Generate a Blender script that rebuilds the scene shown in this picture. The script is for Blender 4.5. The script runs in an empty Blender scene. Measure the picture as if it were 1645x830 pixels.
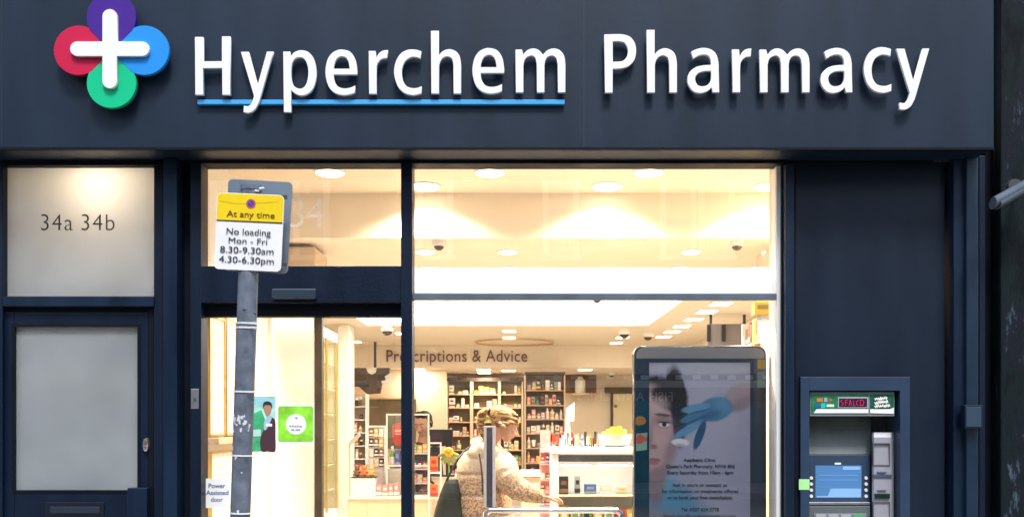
import bpy, bmesh, math, random
from mathutils import Vector, Matrix
random.seed(7)
R = math.radians
sc = bpy.context.scene
COL = sc.collection

# ------------------------------------------------------------------ camera
EYE = 1.45          # camera height
F = 1500.0          # focal length in photo pixels
HY = 680.0          # photo row of the horizon
D0 = 6.0            # camera to shop window
cam = bpy.data.cameras.new('camera'); camo = bpy.data.objects.new('camera', cam); COL.objects.link(camo)
camo.location = (0, -D0, EYE); camo.rotation_euler = (R(90), 0, 0)
cam.sensor_width = 36; cam.lens = 36 * F / 1645; cam.shift_y = (HY - 415) / 1645
cam.clip_end = 500; cam.clip_start = .05
sc.camera = camo

# ------------------------------------------------------------------ world, sun, exposure
SUN_EL, SUN_AZ = R(58), R(12)      # azimuth measured from the camera side towards +x
w = bpy.data.worlds.new('World'); sc.world = w; w.use_nodes = True
nt = w.node_tree; nt.nodes.clear()
sky = nt.nodes.new('ShaderNodeTexSky'); sky.sky_type = 'NISHITA'; sky.sun_disc = False
sky.sun_elevation = SUN_EL; sky.sun_rotation = R(180) - SUN_AZ
sky.air_density = 1.2; sky.dust_density = 2.0
bg = nt.nodes.new('ShaderNodeBackground'); bg.inputs[1].default_value = .15
wo = nt.nodes.new('ShaderNodeOutputWorld')
nt.links.new(sky.outputs[0], bg.inputs[0]); nt.links.new(bg.outputs[0], wo.inputs[0])
sl = bpy.data.lights.new('sun', 'SUN'); sl.energy = 2.0; sl.angle = R(14); sl.color = (1, .97, .93)
so = bpy.data.objects.new('sun', sl); COL.objects.link(so)
d = Vector((math.sin(SUN_AZ) * math.cos(SUN_EL), -math.cos(SUN_AZ) * math.cos(SUN_EL), math.sin(SUN_EL)))
so.rotation_euler = (-d).to_track_quat('-Z', 'Y').to_euler(); so.location = d * 30
vs = sc.view_settings; vs.view_transform = 'Standard'; vs.look = 'None'; vs.gamma = 1; vs.exposure = 0.75
sc.cycles.use_denoising = True
sc.cycles.max_bounces = 8; sc.cycles.diffuse_bounces = 4; sc.cycles.transparent_max_bounces = 12
sc.cycles.sample_clamp_indirect = 6

# ------------------------------------------------------------------ photo pixel -> point at a depth
def X(px, D): return (px - 822.5) * D / F
def Z(py, D): return EYE + (HY - py) * D / F
def W(px, py, D): return Vector((X(px, D), D - D0, Z(py, D)))

# ------------------------------------------------------------------ materials
MATS = {}
def mat(name, col, rough=.5, metal=0, var=.0, scale=6, bump=0, coat=0, emit=0, bscale=None, ecol=None, spec=.5, stretch=None):
    if name in MATS: return MATS[name]
    m = bpy.data.materials.new(name); m.use_nodes = True; t = m.node_tree
    b = t.nodes['Principled BSDF']
    b.inputs['Base Color'].default_value = (*col, 1); b.inputs['Roughness'].default_value = rough
    b.inputs['Metallic'].default_value = metal; b.inputs['Coat Weight'].default_value = coat
    b.inputs['Specular IOR Level'].default_value = spec
    if emit:
        b.inputs['Emission Color'].default_value = (*(ecol or col), 1); b.inputs['Emission Strength'].default_value = emit
    if var or bump:
        tc = t.nodes.new('ShaderNodeTexCoord'); n = t.nodes.new('ShaderNodeTexNoise')
        n.inputs['Scale'].default_value = scale; n.inputs['Detail'].default_value = 6
        geo = t.nodes.new('ShaderNodeNewGeometry')
        if stretch:
            mpn = t.nodes.new('ShaderNodeMapping'); mpn.inputs['Scale'].default_value = stretch
            t.links.new(geo.outputs['Position'], mpn.inputs[0]); t.links.new(mpn.outputs[0], n.inputs['Vector'])
        else: t.links.new(geo.outputs['Position'], n.inputs['Vector'])
        if var:
            rp = t.nodes.new('ShaderNodeValToRGB')
            rp.color_ramp.elements[0].position = .3; rp.color_ramp.elements[1].position = .7
            rp.color_ramp.elements[0].color = (*[c * (1 - var) for c in col], 1)
            rp.color_ramp.elements[1].color = (*[min(1, c * (1 + var)) for c in col], 1)
            t.links.new(n.outputs['Fac'], rp.inputs['Fac']); t.links.new(rp.outputs['Color'], b.inputs['Base Color'])
            mr = t.nodes.new('ShaderNodeMapRange'); mr.inputs['To Min'].default_value = rough * (1 - var)
            mr.inputs['To Max'].default_value = min(1, rough * (1 + var))
            t.links.new(n.outputs['Fac'], mr.inputs['Value']); t.links.new(mr.outputs['Result'], b.inputs['Roughness'])
        if bump:
            n2 = t.nodes.new('ShaderNodeTexNoise'); n2.inputs['Scale'].default_value = bscale or scale * 5
            t.links.new(geo.outputs['Position'], n2.inputs['Vector'])
            bp = t.nodes.new('ShaderNodeBump'); bp.inputs['Strength'].default_value = bump; bp.inputs['Distance'].default_value = .01
            t.links.new(n2.outputs['Fac'], bp.inputs['Height']); t.links.new(bp.outputs['Normal'], b.inputs['Normal'])
    MATS[name] = m
    return m
def emis(name, col, s):
    if name in MATS: return MATS[name]
    m = bpy.data.materials.new(name); m.use_nodes = True; t = m.node_tree; t.nodes.clear()
    e = t.nodes.new('ShaderNodeEmission'); e.inputs[0].default_value = (*col, 1); e.inputs[1].default_value = s
    o = t.nodes.new('ShaderNodeOutputMaterial'); t.links.new(e.outputs[0], o.inputs[0]); MATS[name] = m
    return m
def glass_mat(name, tint=(1, 1, 1), boost=4.2, extra=0.0):
    m = bpy.data.materials.new(name); m.use_nodes = True; t = m.node_tree; t.nodes.clear()
    tr = t.nodes.new('ShaderNodeBsdfTransparent'); tr.inputs[0].default_value = (*tint, 1)
    gl = t.nodes.new('ShaderNodeBsdfGlossy'); gl.inputs['Roughness'].default_value = .0
    fr = t.nodes.new('ShaderNodeFresnel'); fr.inputs[0].default_value = 1.5
    ge = t.nodes.new('ShaderNodeNewGeometry')
    inv = t.nodes.new('ShaderNodeMath'); inv.operation = 'SUBTRACT'; inv.inputs[0].default_value = 1
    t.links.new(ge.outputs['Backfacing'], inv.inputs[1])
    bo = t.nodes.new('ShaderNodeMath'); bo.operation = 'MULTIPLY'; bo.inputs[1].default_value = boost
    t.links.new(fr.outputs[0], bo.inputs[0])
    mu = t.nodes.new('ShaderNodeMath'); mu.operation = 'MULTIPLY'; mu.use_clamp = True
    t.links.new(bo.outputs[0], mu.inputs[0]); t.links.new(inv.outputs[0], mu.inputs[1])
    mx = t.nodes.new('ShaderNodeMixShader'); o = t.nodes.new('ShaderNodeOutputMaterial')
    t.links.new(mu.outputs[0], mx.inputs[0]); t.links.new(tr.outputs[0], mx.inputs[1]); t.links.new(gl.outputs[0], mx.inputs[2])
    t.links.new(mx.outputs[0], o.inputs[0]); MATS[name] = m
    return m
def frosted_mat():
    m = bpy.data.materials.new('frosted_glass'); m.use_nodes = True; t = m.node_tree; t.nodes.clear()
    ge = t.nodes.new('ShaderNodeNewGeometry'); n = t.nodes.new('ShaderNodeTexNoise'); n.inputs['Scale'].default_value = 2.2
    t.links.new(ge.outputs['Position'], n.inputs['Vector'])
    rp = t.nodes.new('ShaderNodeValToRGB'); rp.color_ramp.elements[0].color = (.28, .33, .37, 1); rp.color_ramp.elements[1].color = (.37, .43, .47, 1)
    rp.color_ramp.elements[0].position = .35; rp.color_ramp.elements[1].position = .65
    t.links.new(n.outputs['Fac'], rp.inputs[0])
    df = t.nodes.new('ShaderNodeBsdfDiffuse'); t.links.new(rp.outputs[0], df.inputs[0])
    tl = t.nodes.new('ShaderNodeBsdfTranslucent'); tl.inputs[0].default_value = (.8, .8, .78, 1)
    mx = t.nodes.new('ShaderNodeMixShader'); mx.inputs[0].default_value = .38
    t.links.new(df.outputs[0], mx.inputs[1]); t.links.new(tl.outputs[0], mx.inputs[2])
    gl = t.nodes.new('ShaderNodeBsdfGlossy'); gl.inputs['Roughness'].default_value = .04
    fr = t.nodes.new('ShaderNodeFresnel'); fr.inputs[0].default_value = 1.5
    m2 = t.nodes.new('ShaderNodeMixShader'); t.links.new(fr.outputs[0], m2.inputs[0])
    t.links.new(mx.outputs[0], m2.inputs[1]); t.links.new(gl.outputs[0], m2.inputs[2])
    trn = t.nodes.new('ShaderNodeBsdfTransparent'); m3 = t.nodes.new('ShaderNodeMixShader')
    t.links.new(ge.outputs['Backfacing'], m3.inputs[0]); t.links.new(m2.outputs[0], m3.inputs[1]); t.links.new(trn.outputs[0], m3.inputs[2])
    o = t.nodes.new('ShaderNodeOutputMaterial'); t.links.new(m3.outputs[0], o.inputs[0]); MATS['frosted_glass'] = m
    return m
GLASS = glass_mat('clear_glass'); FROST = frosted_mat()
NAVY = mat('navy_frame_paint', (.0010, .0076, .024), .45, var=.22, scale=7, bump=.12, bscale=45, spec=.3, stretch=(1, 1, .15))
NAVY2 = mat('navy_profile_paint', (.0022, .0122, .034), .42, var=.32, scale=8, bump=.12, bscale=45, spec=.35, stretch=(1, 1, .15))
NAVYD = mat('recess_shade_navy', (.001, .003, .008), .6, var=.3, spec=.2)  # near-black copy of the frame navy; shade of recesses and gaps put into the colour
FASC = mat('fascia_paint', (.0064, .0175, .037), .47, var=.22, scale=4, bump=.06, bscale=18, spec=.32, stretch=(1, 1, .22))
PANEL = mat('panel_paint', (.0032, .0100, .025), .40, var=.20, scale=4, bump=.08, bscale=14, spec=.4, stretch=(1, 1, .2))
WHITE = mat('white_acrylic', (.82, .83, .83), .35)
SILVER = mat('brushed_steel', (.55, .56, .58), .32, .9, var=.1, scale=20)
GALV = mat('galvanised_steel', (.15, .18, .23), .5, .3, var=.3, scale=14, bump=.2, bscale=90)
BLACK = mat('black_plastic', (.012, .012, .014), .35)
DGREY = mat('dark_grey_plastic', (.05, .055, .06), .45)
CREAM = mat('cream_wall_paint', (.82, .73, .60), .7, var=.03, scale=3)
CEIL = mat('ceiling_paint', (.84, .74, .60), .8, var=.02)
WHITEW = mat('white_wall_paint', (.84, .80, .72), .7, var=.02)
WLAM = mat('white_laminate', (.84, .82, .78), .35)
WOOD = mat('pale_wood', (.62, .45, .29), .5, var=.15, scale=12)
WOODD = mat('dark_wood', (.09, .06, .035), .5, var=.2, scale=12)
GOLD = mat('brass_edge', (.72, .50, .16), .3, .6)
LAMP = emis('lamp_diffuser', (1, .88, .68), 9)
ORD = ['first', 'second', 'third', 'fourth', 'fifth', 'sixth', 'seventh', 'eighth']

# ------------------------------------------------------------------ object helpers
def tag(o, label=None, cat=None, group=None, kind=None):
    if label: o['label'] = label
    if cat: o['category'] = cat
    if group: o['group'] = group
    if kind: o['kind'] = kind
    return o
def thing(name, label, cat, loc=(0, 0, 0), group=None):
    o = bpy.data.objects.new(name, None); COL.objects.link(o); o.location = loc; o.empty_display_size = .1
    return tag(o, label, cat, group)
def wpos(o):
    v = Vector((0, 0, 0))
    while o: v += o.location; o = o.parent
    return v
def link(name, me, mats, parent=None):
    """me is in world coordinates; parents are unrotated"""
    o = bpy.data.objects.new(name, me); COL.objects.link(o)
    for m in (mats if isinstance(mats, (list, tuple)) else [mats]): me.materials.append(m)
    if parent:
        me.transform(Matrix.Translation(-wpos(parent))); o.parent = parent
    return o
def obj(name, bm, mats, parent=None, smooth=False, origin=None):
    me = bpy.data.meshes.new(name); bmesh.ops.recalc_face_normals(bm, faces=bm.faces[:]); bm.to_mesh(me); bm.free()
    if smooth:
        for p in me.polygons: p.use_smooth = True
        try: me.set_sharp_from_angle(angle=R(35))
        except Exception: pass
    o = link(name, me, mats, parent)
    if parent is None and origin is not None:
        me.transform(Matrix.Translation(-Vector(origin))); o.location = origin
    return o
def BM(): return bmesh.new()
def box(bm, x0, x1, y0, y1, z0, z1, bev=0, mi=0, seg=2):
    if x0 > x1: x0, x1 = x1, x0
    if z0 > z1: z0, z1 = z1, z0
    if y0 > y1: y0, y1 = y1, y0
    r = bmesh.ops.create_cube(bm, size=1)
    for v in r['verts']:
        v.co = Vector(((x0 + x1) / 2 + v.co.x * (x1 - x0), (y0 + y1) / 2 + v.co.y * (y1 - y0), (z0 + z1) / 2 + v.co.z * (z1 - z0)))
    fs = {f for v in r['verts'] for f in v.link_faces}
    for f in fs: f.material_index = mi
    if bev:
        es = list({e for v in r['verts'] for e in v.link_edges})
        n = bmesh.ops.bevel(bm, geom=es, offset=bev, segments=seg, affect='EDGES', profile=.5)
        for f in n['faces']: f.material_index = mi
    return bm
def pbox(bm, px0, py0, px1, py1, D, depth, bev=0, mi=0):
    """box whose front face (towards the street) spans photo pixels at depth D"""
    return box(bm, X(px0, D), X(px1, D), D - D0, D - D0 + depth, Z(py0, D), Z(py1, D), bev, mi)
def tube(bm, a, b, r0, r1=None, n=16, mi=0, caps=True):
    a, b = Vector(a), Vector(b); r1 = r0 if r1 is None else r1
    q = (b - a).to_track_quat('Z', 'Y').to_matrix().to_4x4(); L = (b - a).length
    r = bmesh.ops.create_cone(bm, cap_ends=caps, segments=n, radius1=r0, radius2=r1, depth=L,
                              matrix=Matrix.Translation((a + b) / 2) @ q)
    for f in {f for v in r['verts'] for f in v.link_faces}: f.material_index = mi
    return bm
def path(bm, pts, r, n=10, mi=0):
    for a, b in zip(pts[:-1], pts[1:]): tube(bm, a, b, r, n=n, mi=mi)
    for p in pts[1:-1]: ball(bm, p, (r, r, r), 10, 6, mi)
    return bm
def ball(bm, c, s, u=20, v=12, mi=0, rot=None):
    M = Matrix.Translation(Vector(c)) @ ((rot.to_4x4()) if rot is not None else Matrix()) @ Matrix.Diagonal((*s, 1))
    r = bmesh.ops.create_uvsphere(bm, u_segments=u, v_segments=v, radius=1, matrix=M)
    for f in {f for v_ in r['verts'] for f in v_.link_faces}: f.material_index = mi
    return bm
def lathe(bm, c, prof, n=16, mi=0, axis='Z'):
    """prof: list of (r, h)"""
    rings = []
    for r, h in prof:
        ring = []
        for i in range(n):
            a = 2 * math.pi * i / n
            p = (r * math.cos(a), r * math.sin(a), h) if axis == 'Z' else (r * math.cos(a), h, r * math.sin(a))
            ring.append(bm.verts.new(Vector(c) + Vector(p)))
        rings.append(ring)
    for k in range(len(rings) - 1):
        for i in range(n):
            f = bm.faces.new((rings[k][i], rings[k][(i + 1) % n], rings[k + 1][(i + 1) % n], rings[k + 1][i])); f.material_index = mi
    for ring in (rings[0], rings[-1]):
        f = bm.faces.new(ring); f.material_index = mi
    return bm
def loft(bm, rings, n=20, mi=0, cap=True):
    """rings: (center, ax, ay) with ax, ay vectors of the ellipse half axes"""
    R_ = []
    for c, ax, ay in rings:
        R_.append([bm.verts.new(Vector(c) + Vector(ax) * math.cos(2 * math.pi * i / n) + Vector(ay) * math.sin(2 * math.pi * i / n)) for i in range(n)])
    for k in range(len(R_) - 1):
        for i in range(n):
            f = bm.faces.new((R_[k][i], R_[k][(i + 1) % n], R_[k + 1][(i + 1) % n], R_[k + 1][i])); f.material_index = mi
    if cap:
        for ring in (R_[0], R_[-1]):
            f = bm.faces.new(ring); f.material_index = mi
    return bm
def outline_mesh(polys, thick, bev=0.0):
    """filled planar outlines (x, z lists, first outer then holes) extruded along y: front face at y=0, back at y=thick"""
    cu = bpy.data.curves.new('tmp', 'CURVE'); cu.dimensions = '2D'; cu.fill_mode = 'BOTH'
    cu.extrude = max(0, thick / 2 - bev); cu.bevel_depth = bev; cu.bevel_resolution = 1; cu.offset = -bev
    for pl in polys:
        s = cu.splines.new('POLY'); s.points.add(len(pl) - 1); s.use_cyclic_u = True
        for p, (a, b) in zip(s.points, pl): p.co = (a, b, 0, 1)
    o = bpy.data.objects.new('tmp', cu); COL.objects.link(o)
    me = bpy.data.meshes.new_from_object(o.evaluated_get(bpy.context.evaluated_depsgraph_get()))
    bpy.data.objects.remove(o); bpy.data.curves.remove(cu)
    me.transform(Matrix.Translation((0, thick / 2, 0)) @ Matrix.Rotation(R(90), 4, 'X'))
    return me
def shape(name, polys, y, thick, m, parent=None, bev=0.0):
    me = outline_mesh(polys, thick, bev); me.transform(Matrix.Translation((0, y, 0)))
    return link(name, me, m, parent)
def text_mesh(s, thick=.002, offset=0.0, spacing=1.0):
    cu = bpy.data.curves.new('tmp', 'FONT'); cu.body = s; cu.extrude = thick / 2; cu.offset = offset; cu.space_character = spacing
    o = bpy.data.objects.new('tmp', cu); COL.objects.link(o)
    me = bpy.data.meshes.new_from_object(o.evaluated_get(bpy.context.evaluated_depsgraph_get()))
    bpy.data.objects.remove(o); bpy.data.curves.remove(cu)
    return me
CAPH = None
def text(name, s, px0, px1, pyb, cap, D, m, parent=None, thick=.002, offset=0.0, back=False, spacing=1.0, rot=0):
    """text between photo columns px0..px1, baseline row pyb, capital height cap px, at depth D"""
    global CAPH
    if CAPH is None:
        h = text_mesh('H'); CAPH = max(v.co.y for v in h.vertices)
    me = text_mesh(s, 1.0, offset, spacing)
    xs = [v.co.x for v in me.vertices]; x0, x1 = min(xs), max(xs)
    sx = (X(px1, D) - X(px0, D)) / (x1 - x0); sz = cap * D / F / CAPH
    me.transform(Matrix.Translation((-x0, 0, 0)))
    me.transform(Matrix.Diagonal((sx, sz, thick, 1)))
    me.transform(Matrix.Rotation(R(90), 4, 'X'))
    if rot: me.transform(Matrix.Rotation(rot, 4, 'Y'))
    me.transform(Matrix.Translation((X(px0, D), D - D0 - thick / 2, Z(pyb, D))))
    if parent is None: return me
    return link(name, me, m, parent)
def rrect(x0, x1, z0, z1, r, n=6):
    out = []
    for cx, cz, a0 in ((x1 - r, z1 - r, 0), (x0 + r, z1 - r, 90), (x0 + r, z0 + r, 180), (x1 - r, z0 + r, 270)):
        for i in range(n + 1):
            a = R(a0 + 90 * i / n); out.append((cx + r * math.cos(a), cz + r * math.sin(a)))
    return out
def prr(px0, py0, px1, py1, D, rp, n=6):
    return rrect(X(px0, D), X(px1, D), Z(py1, D), Z(py0, D), rp * D / F, n)
def circ(cx, cz, r, n=40, rz=None): return [(cx + r * math.cos(2 * math.pi * i / n), cz + (rz or r) * math.sin(2 * math.pi * i / n)) for i in range(n)]
def pp(pts, D): return [(X(a, D), Z(b, D)) for a, b in pts]
def crom(pts, sub=6):
    """closed outline of (u, v[, 1 if smooth]); Catmull-Rom through smooth points, straight elsewhere"""
    n = len(pts); out = []
    P = [Vector((p[0], p[1])) for p in pts]; S = [len(p) > 2 and p[2] for p in pts]
    for i in range(n):
        j = (i + 1) % n
        if not S[i] and not S[j]: out.append(tuple(P[i])); continue
        p1, p2 = P[i], P[j]
        p0 = P[i - 1] if S[i] else p1 - (p2 - p1) * .5
        p3 = P[(j + 1) % n] if S[j] else p2 + (p2 - p1) * .5
        for k in range(sub):
            t = k / sub
            q = .5 * ((2 * p1) + (-p0 + p2) * t + (2 * p0 - 5 * p1 + 4 * p2 - p3) * t * t + (-p0 + 3 * p1 - 3 * p2 + p3) * t ** 3)
            out.append(tuple(q))
    return out
def smooth_blob(pts, D): return pp(crom([(a, b, 1) for a, b in pts]), D)

# ================================================================== GROUND AND STREET
def struct(name, bm, m, **k): return tag(obj(name, bm, m, **k), kind='structure')
b = BM(); box(b, -150, 150, -150, 150, -.5, -.13); struct('ground', b, mat('ground_earth', (.12, .12, .11), .9, var=.2, scale=.5))
b = BM(); box(b, -60, 60, -13.4, -3.0, -.128, -.12); struct('road', b, mat('asphalt', (.05, .05, .052), .85, var=.25, scale=8, bump=.5, bscale=120))
b = BM(); box(b, -60, 60, -2.85, -.06, -.12, 0); struct('pavement', b, mat('paving_slabs', (.26, .25, .23), .8, var=.15, scale=2, bump=.3, bscale=60))
b = BM(); box(b, -60, 60, -3.0, -2.85, -.12, -.004, .012); struct('kerb', b, mat('kerb_granite', (.30, .29, .28), .7, var=.2, scale=30))
b = BM(); box(b, -60, 60, -17.0, -13.4, -.12, 0); struct('far_pavement', b, MATS['paving_slabs'])
b = BM()
for yy in (-3.25, -3.40): box(b, -60, 60, yy - .04, yy + .04, -.118, -.114)
struct('road_markings', b, mat('yellow_road_paint', (.65, .47, .05), .7, var=.2, scale=10))
# ================================================================== SHOPFRONT
FD = 6.0
shop = thing('shopfront', 'dark navy shopfront with glazed door and big display window under the fascia', 'shopfront', (X(780, FD), 0, 0))
def fpart(name, rects, m, D=5.97, depth=.10, bev=.004, parent=shop):
    bb = BM()
    for r in rects:
        pbox(bb, r[0], r[1], r[2], r[3], D, depth, bev)
    return obj(name, bb, m, parent)
GB = HY + EYE * F / FD      # photo row of ground level at the window plane
# pillar between side entrance and shop: stepped profile (each bar at its own depth)
def px_at(px, D): return X(px, D)
fpart('pilaster', [(247, 255, 262, GB)], NAVY, 5.96, .12)
fpart('pilaster', [(262, 255, 284, GB)], NAVY2, 5.90, .18)
fpart('pilaster', [(284, 262, 306, GB)], NAVYD, 6.04, .08)
fpart('door_post', [(305, 262, 323, GB)], NAVY, 5.96, .14)
fpart('head_rail', [(240, 254, 1262, 262.5)], NAVYD, 5.96, .14, .002)
fpart('mullion', [(644, 260, 662, GB)], NAVY, 5.94, .16)
hr = fpart('transom', [(322, 427, 645, 486)], NAVY, 5.96, .14)
fpart('transom', [(322, 486, 645, 508)], NAVYD, 6.03, .10)
fpart('transom', [(661, 471, 1248, 481)], mat('grey_transom', (.10, .13, .17), .4, var=.2), 6.0, .06, .003)
fpart('stall_riser', [(661, GB - 95, 1250, GB)], NAVY, 5.97, .14)
fpart('window_sill', [(661, GB - 103, 1250, GB - 95)], NAVY2, 5.92, .2)
# right end post of the display window
fpart('end_post', [(1256, 259, 1264, GB)], NAVYD, 5.99, .12)
fpart('end_post', [(1262, 263, 1276, GB)], NAVY2, 5.94, .18)
b = BM(); box(b, X(1247.5, 6.02), X(1256, 6.02), .02, .14, Z(GB, 6), Z(260, 6.02), .002)
obj('window_reveal', b, mat('white_reveal', (.85, .86, .86), .4), shop)
# door sensor
b = BM(); pbox(b, 436, 463, 507, 479, 5.90, .07, .008); obj('door_sensor', b, mat('sensor_housing', (.022, .038, .062), .35), hr)
# glass
def pane(name, x0, y0, x1, y1, D=6.05, parent=shop, m=GLASS):
    bb = BM(); pbox(bb, x0, y0, x1, y1, D, .008); return obj(name, bb, m, parent)
g34 = pane('transom_window', 323, 262, 645, 427)
pane('transom_window', 661, 262, 1250, 471)
wp = pane('display_window', 661, 481, 1250, GB - 103)
door = pane('sliding_door', 517, 508, 645, GB - 2, 6.09)
side = pane('sidelight_glass', 323, 508, 507, GB - 2, 6.06)
# dark leaf edge
b = BM(); pbox(b, 505, 508, 517, GB - 2, 6.045, .07, .003); obj('door_stile', b, mat('bronze_stile', (.10, .062, .03), .4, var=.2, scale=9), door)
# "34" on the transom glass
DEC = mat('white_vinyl', (.86, .86, .84), .6)
VIN = bpy.data.materials.new('etched_vinyl'); VIN.use_nodes = True; t_ = VIN.node_tree; t_.nodes.clear()
vd = t_.nodes.new('ShaderNodeBsdfDiffuse'); vd.inputs[0].default_value = (.85, .85, .82, 1); vt = t_.nodes.new('ShaderNodeBsdfTransparent'); vt.inputs[0].default_value = (1, 1, 1, 1)
vl = t_.nodes.new('ShaderNodeBsdfTranslucent'); vl.inputs[0].default_value = (.95, .95, .95, 1)
v1 = t_.nodes.new('ShaderNodeMixShader'); v1.inputs[0].default_value = .5; v2 = t_.nodes.new('ShaderNodeMixShader'); v2.inputs[0].default_value = .38
t_.links.new(vd.outputs[0], v1.inputs[1]); t_.links.new(vl.outputs[0], v1.inputs[2]); t_.links.new(v1.outputs[0], v2.inputs[1]); t_.links.new(vt.outputs[0], v2.inputs[2])
vo_ = t_.nodes.new('ShaderNodeOutputMaterial'); t_.links.new(v2.outputs[0], vo_.inputs[0])
text('numeral', '3', 464, 488, 365, 47, 6.048, VIN, g34, .0006, -.012); text('numeral', '4', 491, 520, 365, 47, 6.048, VIN, g34, .0006, -.012)
# lightbox strip hanging behind the window
lb = thing('light_strip', 'long white backlit strip across the window below the upper panes', 'light box', W(955, 470, 6.14))
b = BM(); pbox(b, 658, 430, 1262, 470, 6.16, .10, .004); obj('diffuser', b, mat('backlit_acrylic', (.9, .9, .9), .4, emit=.62, ecol=(.93, .97, 1)), lb)
b = BM(); pbox(b, 658, 470, 1262, 472, 6.15, .12, .001); obj('rim', b, SILVER, lb)

# ------------------------------------------------------------------ fascia sign
SD = 5.70
fs = thing('fascia_sign', 'wide slate blue fascia with white raised lettering and a four colour cross emblem', 'shop sign', (X(800, SD), SD - D0, Z(240, SD)))
b = BM(); box(b, X(-120, SD), X(1597, SD), SD - D0, -.02, Z(238, SD), Z(-95, SD), .006)
obj('fascia_board', b, FASC, fs)
b = BM(); box(b, X(-120, SD), X(1597, SD), SD - D0 - .004, SD - D0 + .02, Z(241, SD), Z(236.5, SD), .001)
obj('drip_edge', b, NAVYD, fs)
for px in (3, 938):
    b = BM(); box(b, X(px, SD) - .0015, X(px, SD) + .0015, SD - D0 - .0015, SD - D0 + .01, Z(236, SD), Z(-95, SD)); obj('panel_joint', b, mat('joint_dark', (.02, .028, .045), .5), fs)
LT = .022; LY = SD - D0 - .055
GL = {
 'H': ('A', [(72,108),(145,108),(147,325),(312,323),(312,103),(387,103),(387,622),(315,622),(313,385),(145,385),(148,622),(75,622)], None),
 'y': ('A', [(480,240),(550,240),(630,532),(712,238),(770,238),(655,640,1),(632,705,1),(600,757,1),(550,782,1),(503,775),(508,718),(545,722,1),(575,695,1),(597,632)], None),
 'p': ('A', [(857,238),(918,238),(922,282),(955,245,1),(1010,226,1),(1075,240,1),(1128,300,1),(1151,400,1),(1149,480,1),(1125,560,1),(1080,610,1),(1020,628,1),(970,615,1),(928,582),(930,776),(862,776)],
        [(1002,288,1),(1045,305,1),(1072,360,1),(1080,425,1),(1070,500,1),(1045,550,1),(1005,567,1),(960,550,1),(935,505,1),(928,430,1),(934,350,1),(958,305,1)]),
 'e': ('B', [(352,442),(143,442),(152,500,1),(182,548,1),(235,565,1),(290,558,1),(333,540),(333,602),(290,618,1),(225,625,1),(150,603,1),(95,540,1),(70,430,1),(85,320,1),(125,255,1),(175,226,1),(222,220,1),(290,240,1),(335,305,1),(352,392,1)],
        [(143,390),(285,390),(275,330,1),(252,293,1),(215,280,1),(175,298,1),(152,340,1)]),
 'r': ('B', [(455,232),(515,232),(522,295),(545,255,1),(580,230,1),(625,224),(620,295),(575,302,1),(543,330,1),(526,385,1),(526,613),(458,613)], None),
 'c': ('B', [(922,235),(917,300),(880,288,1),(835,287,1),(785,317,1),(757,370,1),(750,430,1),(762,500,1),(795,547,1),(848,563,1),(890,559,1),(925,545),(925,608),(885,620,1),(840,625,1),(768,603,1),(710,540,1),(680,430,1),(695,330,1),(740,255,1),(805,222,1),(865,220,1)], None),
 'h': ('D', [(437,45),(507,45),(507,262),(545,225,1),(600,208,1),(655,225,1),(690,265,1),(703,320,1),(706,360),(706,602),(638,602),(636,350),(627,300,1),(606,279,1),(578,273,1),(545,285,1),(520,318,1),(510,355),(510,602),(440,602)], None),
 'm': ('C', [(598,220),(655,220),(668,265),(700,228,1),(750,210,1),(800,222,1),(843,265),(880,228,1),(935,210,1),(990,225,1),(1030,275,1),(1042,350),(1042,600),(975,600),(972,350),(962,302,1),(945,282,1),(920,274,1),(885,285,1),(864,315,1),(856,355),(856,600),(788,600),(786,350),(777,302,1),(760,281,1),(738,274,1),(700,288,1),(679,315,1),(669,355),(669,600),(601,600)], None),
 'P': ('D', [(60,85),(175,83),(225,86,1),(285,105,1),(328,155,1),(343,225,1),(330,305,1),(285,360,1),(220,386,1),(135,392),(135,603),(65,603)],
        [(135,147),(190,146),(235,158,1),(262,195,1),(270,238,1),(258,285,1),(228,318,1),(185,328),(135,328)]),
 'a': ('D', [(832,240),(880,216,1),(945,205,1),(1010,220,1),(1055,262,1),(1074,330,1),(1077,400),(1082,600),(1022,600),(1014,557),(975,590,1),(912,607,1),(850,590,1),(810,540,1),(798,488,1),(815,425,1),(870,378,1),(940,360,1),(1008,357),(1003,308,1),(983,275,1),(945,265,1),(895,275,1),(848,303)],
        [(1008,410),(950,412,1),(900,427,1),(870,462,1),(872,505,1),(893,536,1),(930,547,1),(975,535,1),(1003,500,1),(1010,455,1)]),
}
OFF = {'A': 300, 'B': 510, 'C': 720, 'D': 960}
WORD = [('H', 0, 0), ('y', 0, 0), ('p', 0, 0), ('e', 0, 0), ('r', 0, 0), ('c', 0, 0),
        ('h', 692.2 - 1039.0, 1.5), ('e', 758.9 - 522.7, -2.4), ('m', 0, 0),
        ('P', 0, 0), ('h', 0, 0), ('a', 0, 0), ('r', 1176.3 - 592.2, -2.4), ('m', 1220.5 - 828.1, 0),
        ('a', 1318.1 - 1104.2, 0), ('c', 1387.7 - 632.9, -3.6), ('y', 1440.6 - 386.8, -5.0)]
for ch, dx, dy in WORD:
    fr, out, hole = GL[ch]
    polys = []
    for pl in (out, hole):
        if pl: polys.append(pp([(OFF[fr] + u / 5.532 + dx, 40 + v / 5.532 + dy) for u, v in crom(pl)], SD - .055))
    shape('letter', polys, LY, LT, WHITE, fs, .0015)
# stand-off pins behind letters are hidden; underline
b = BM(); pbox(b, 317, 160.2, 907, 167.2, SD - .03, .03, .001); obj('underline', b, mat('sky_blue_acrylic', (.05, .38, .80), .35), fs)
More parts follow.
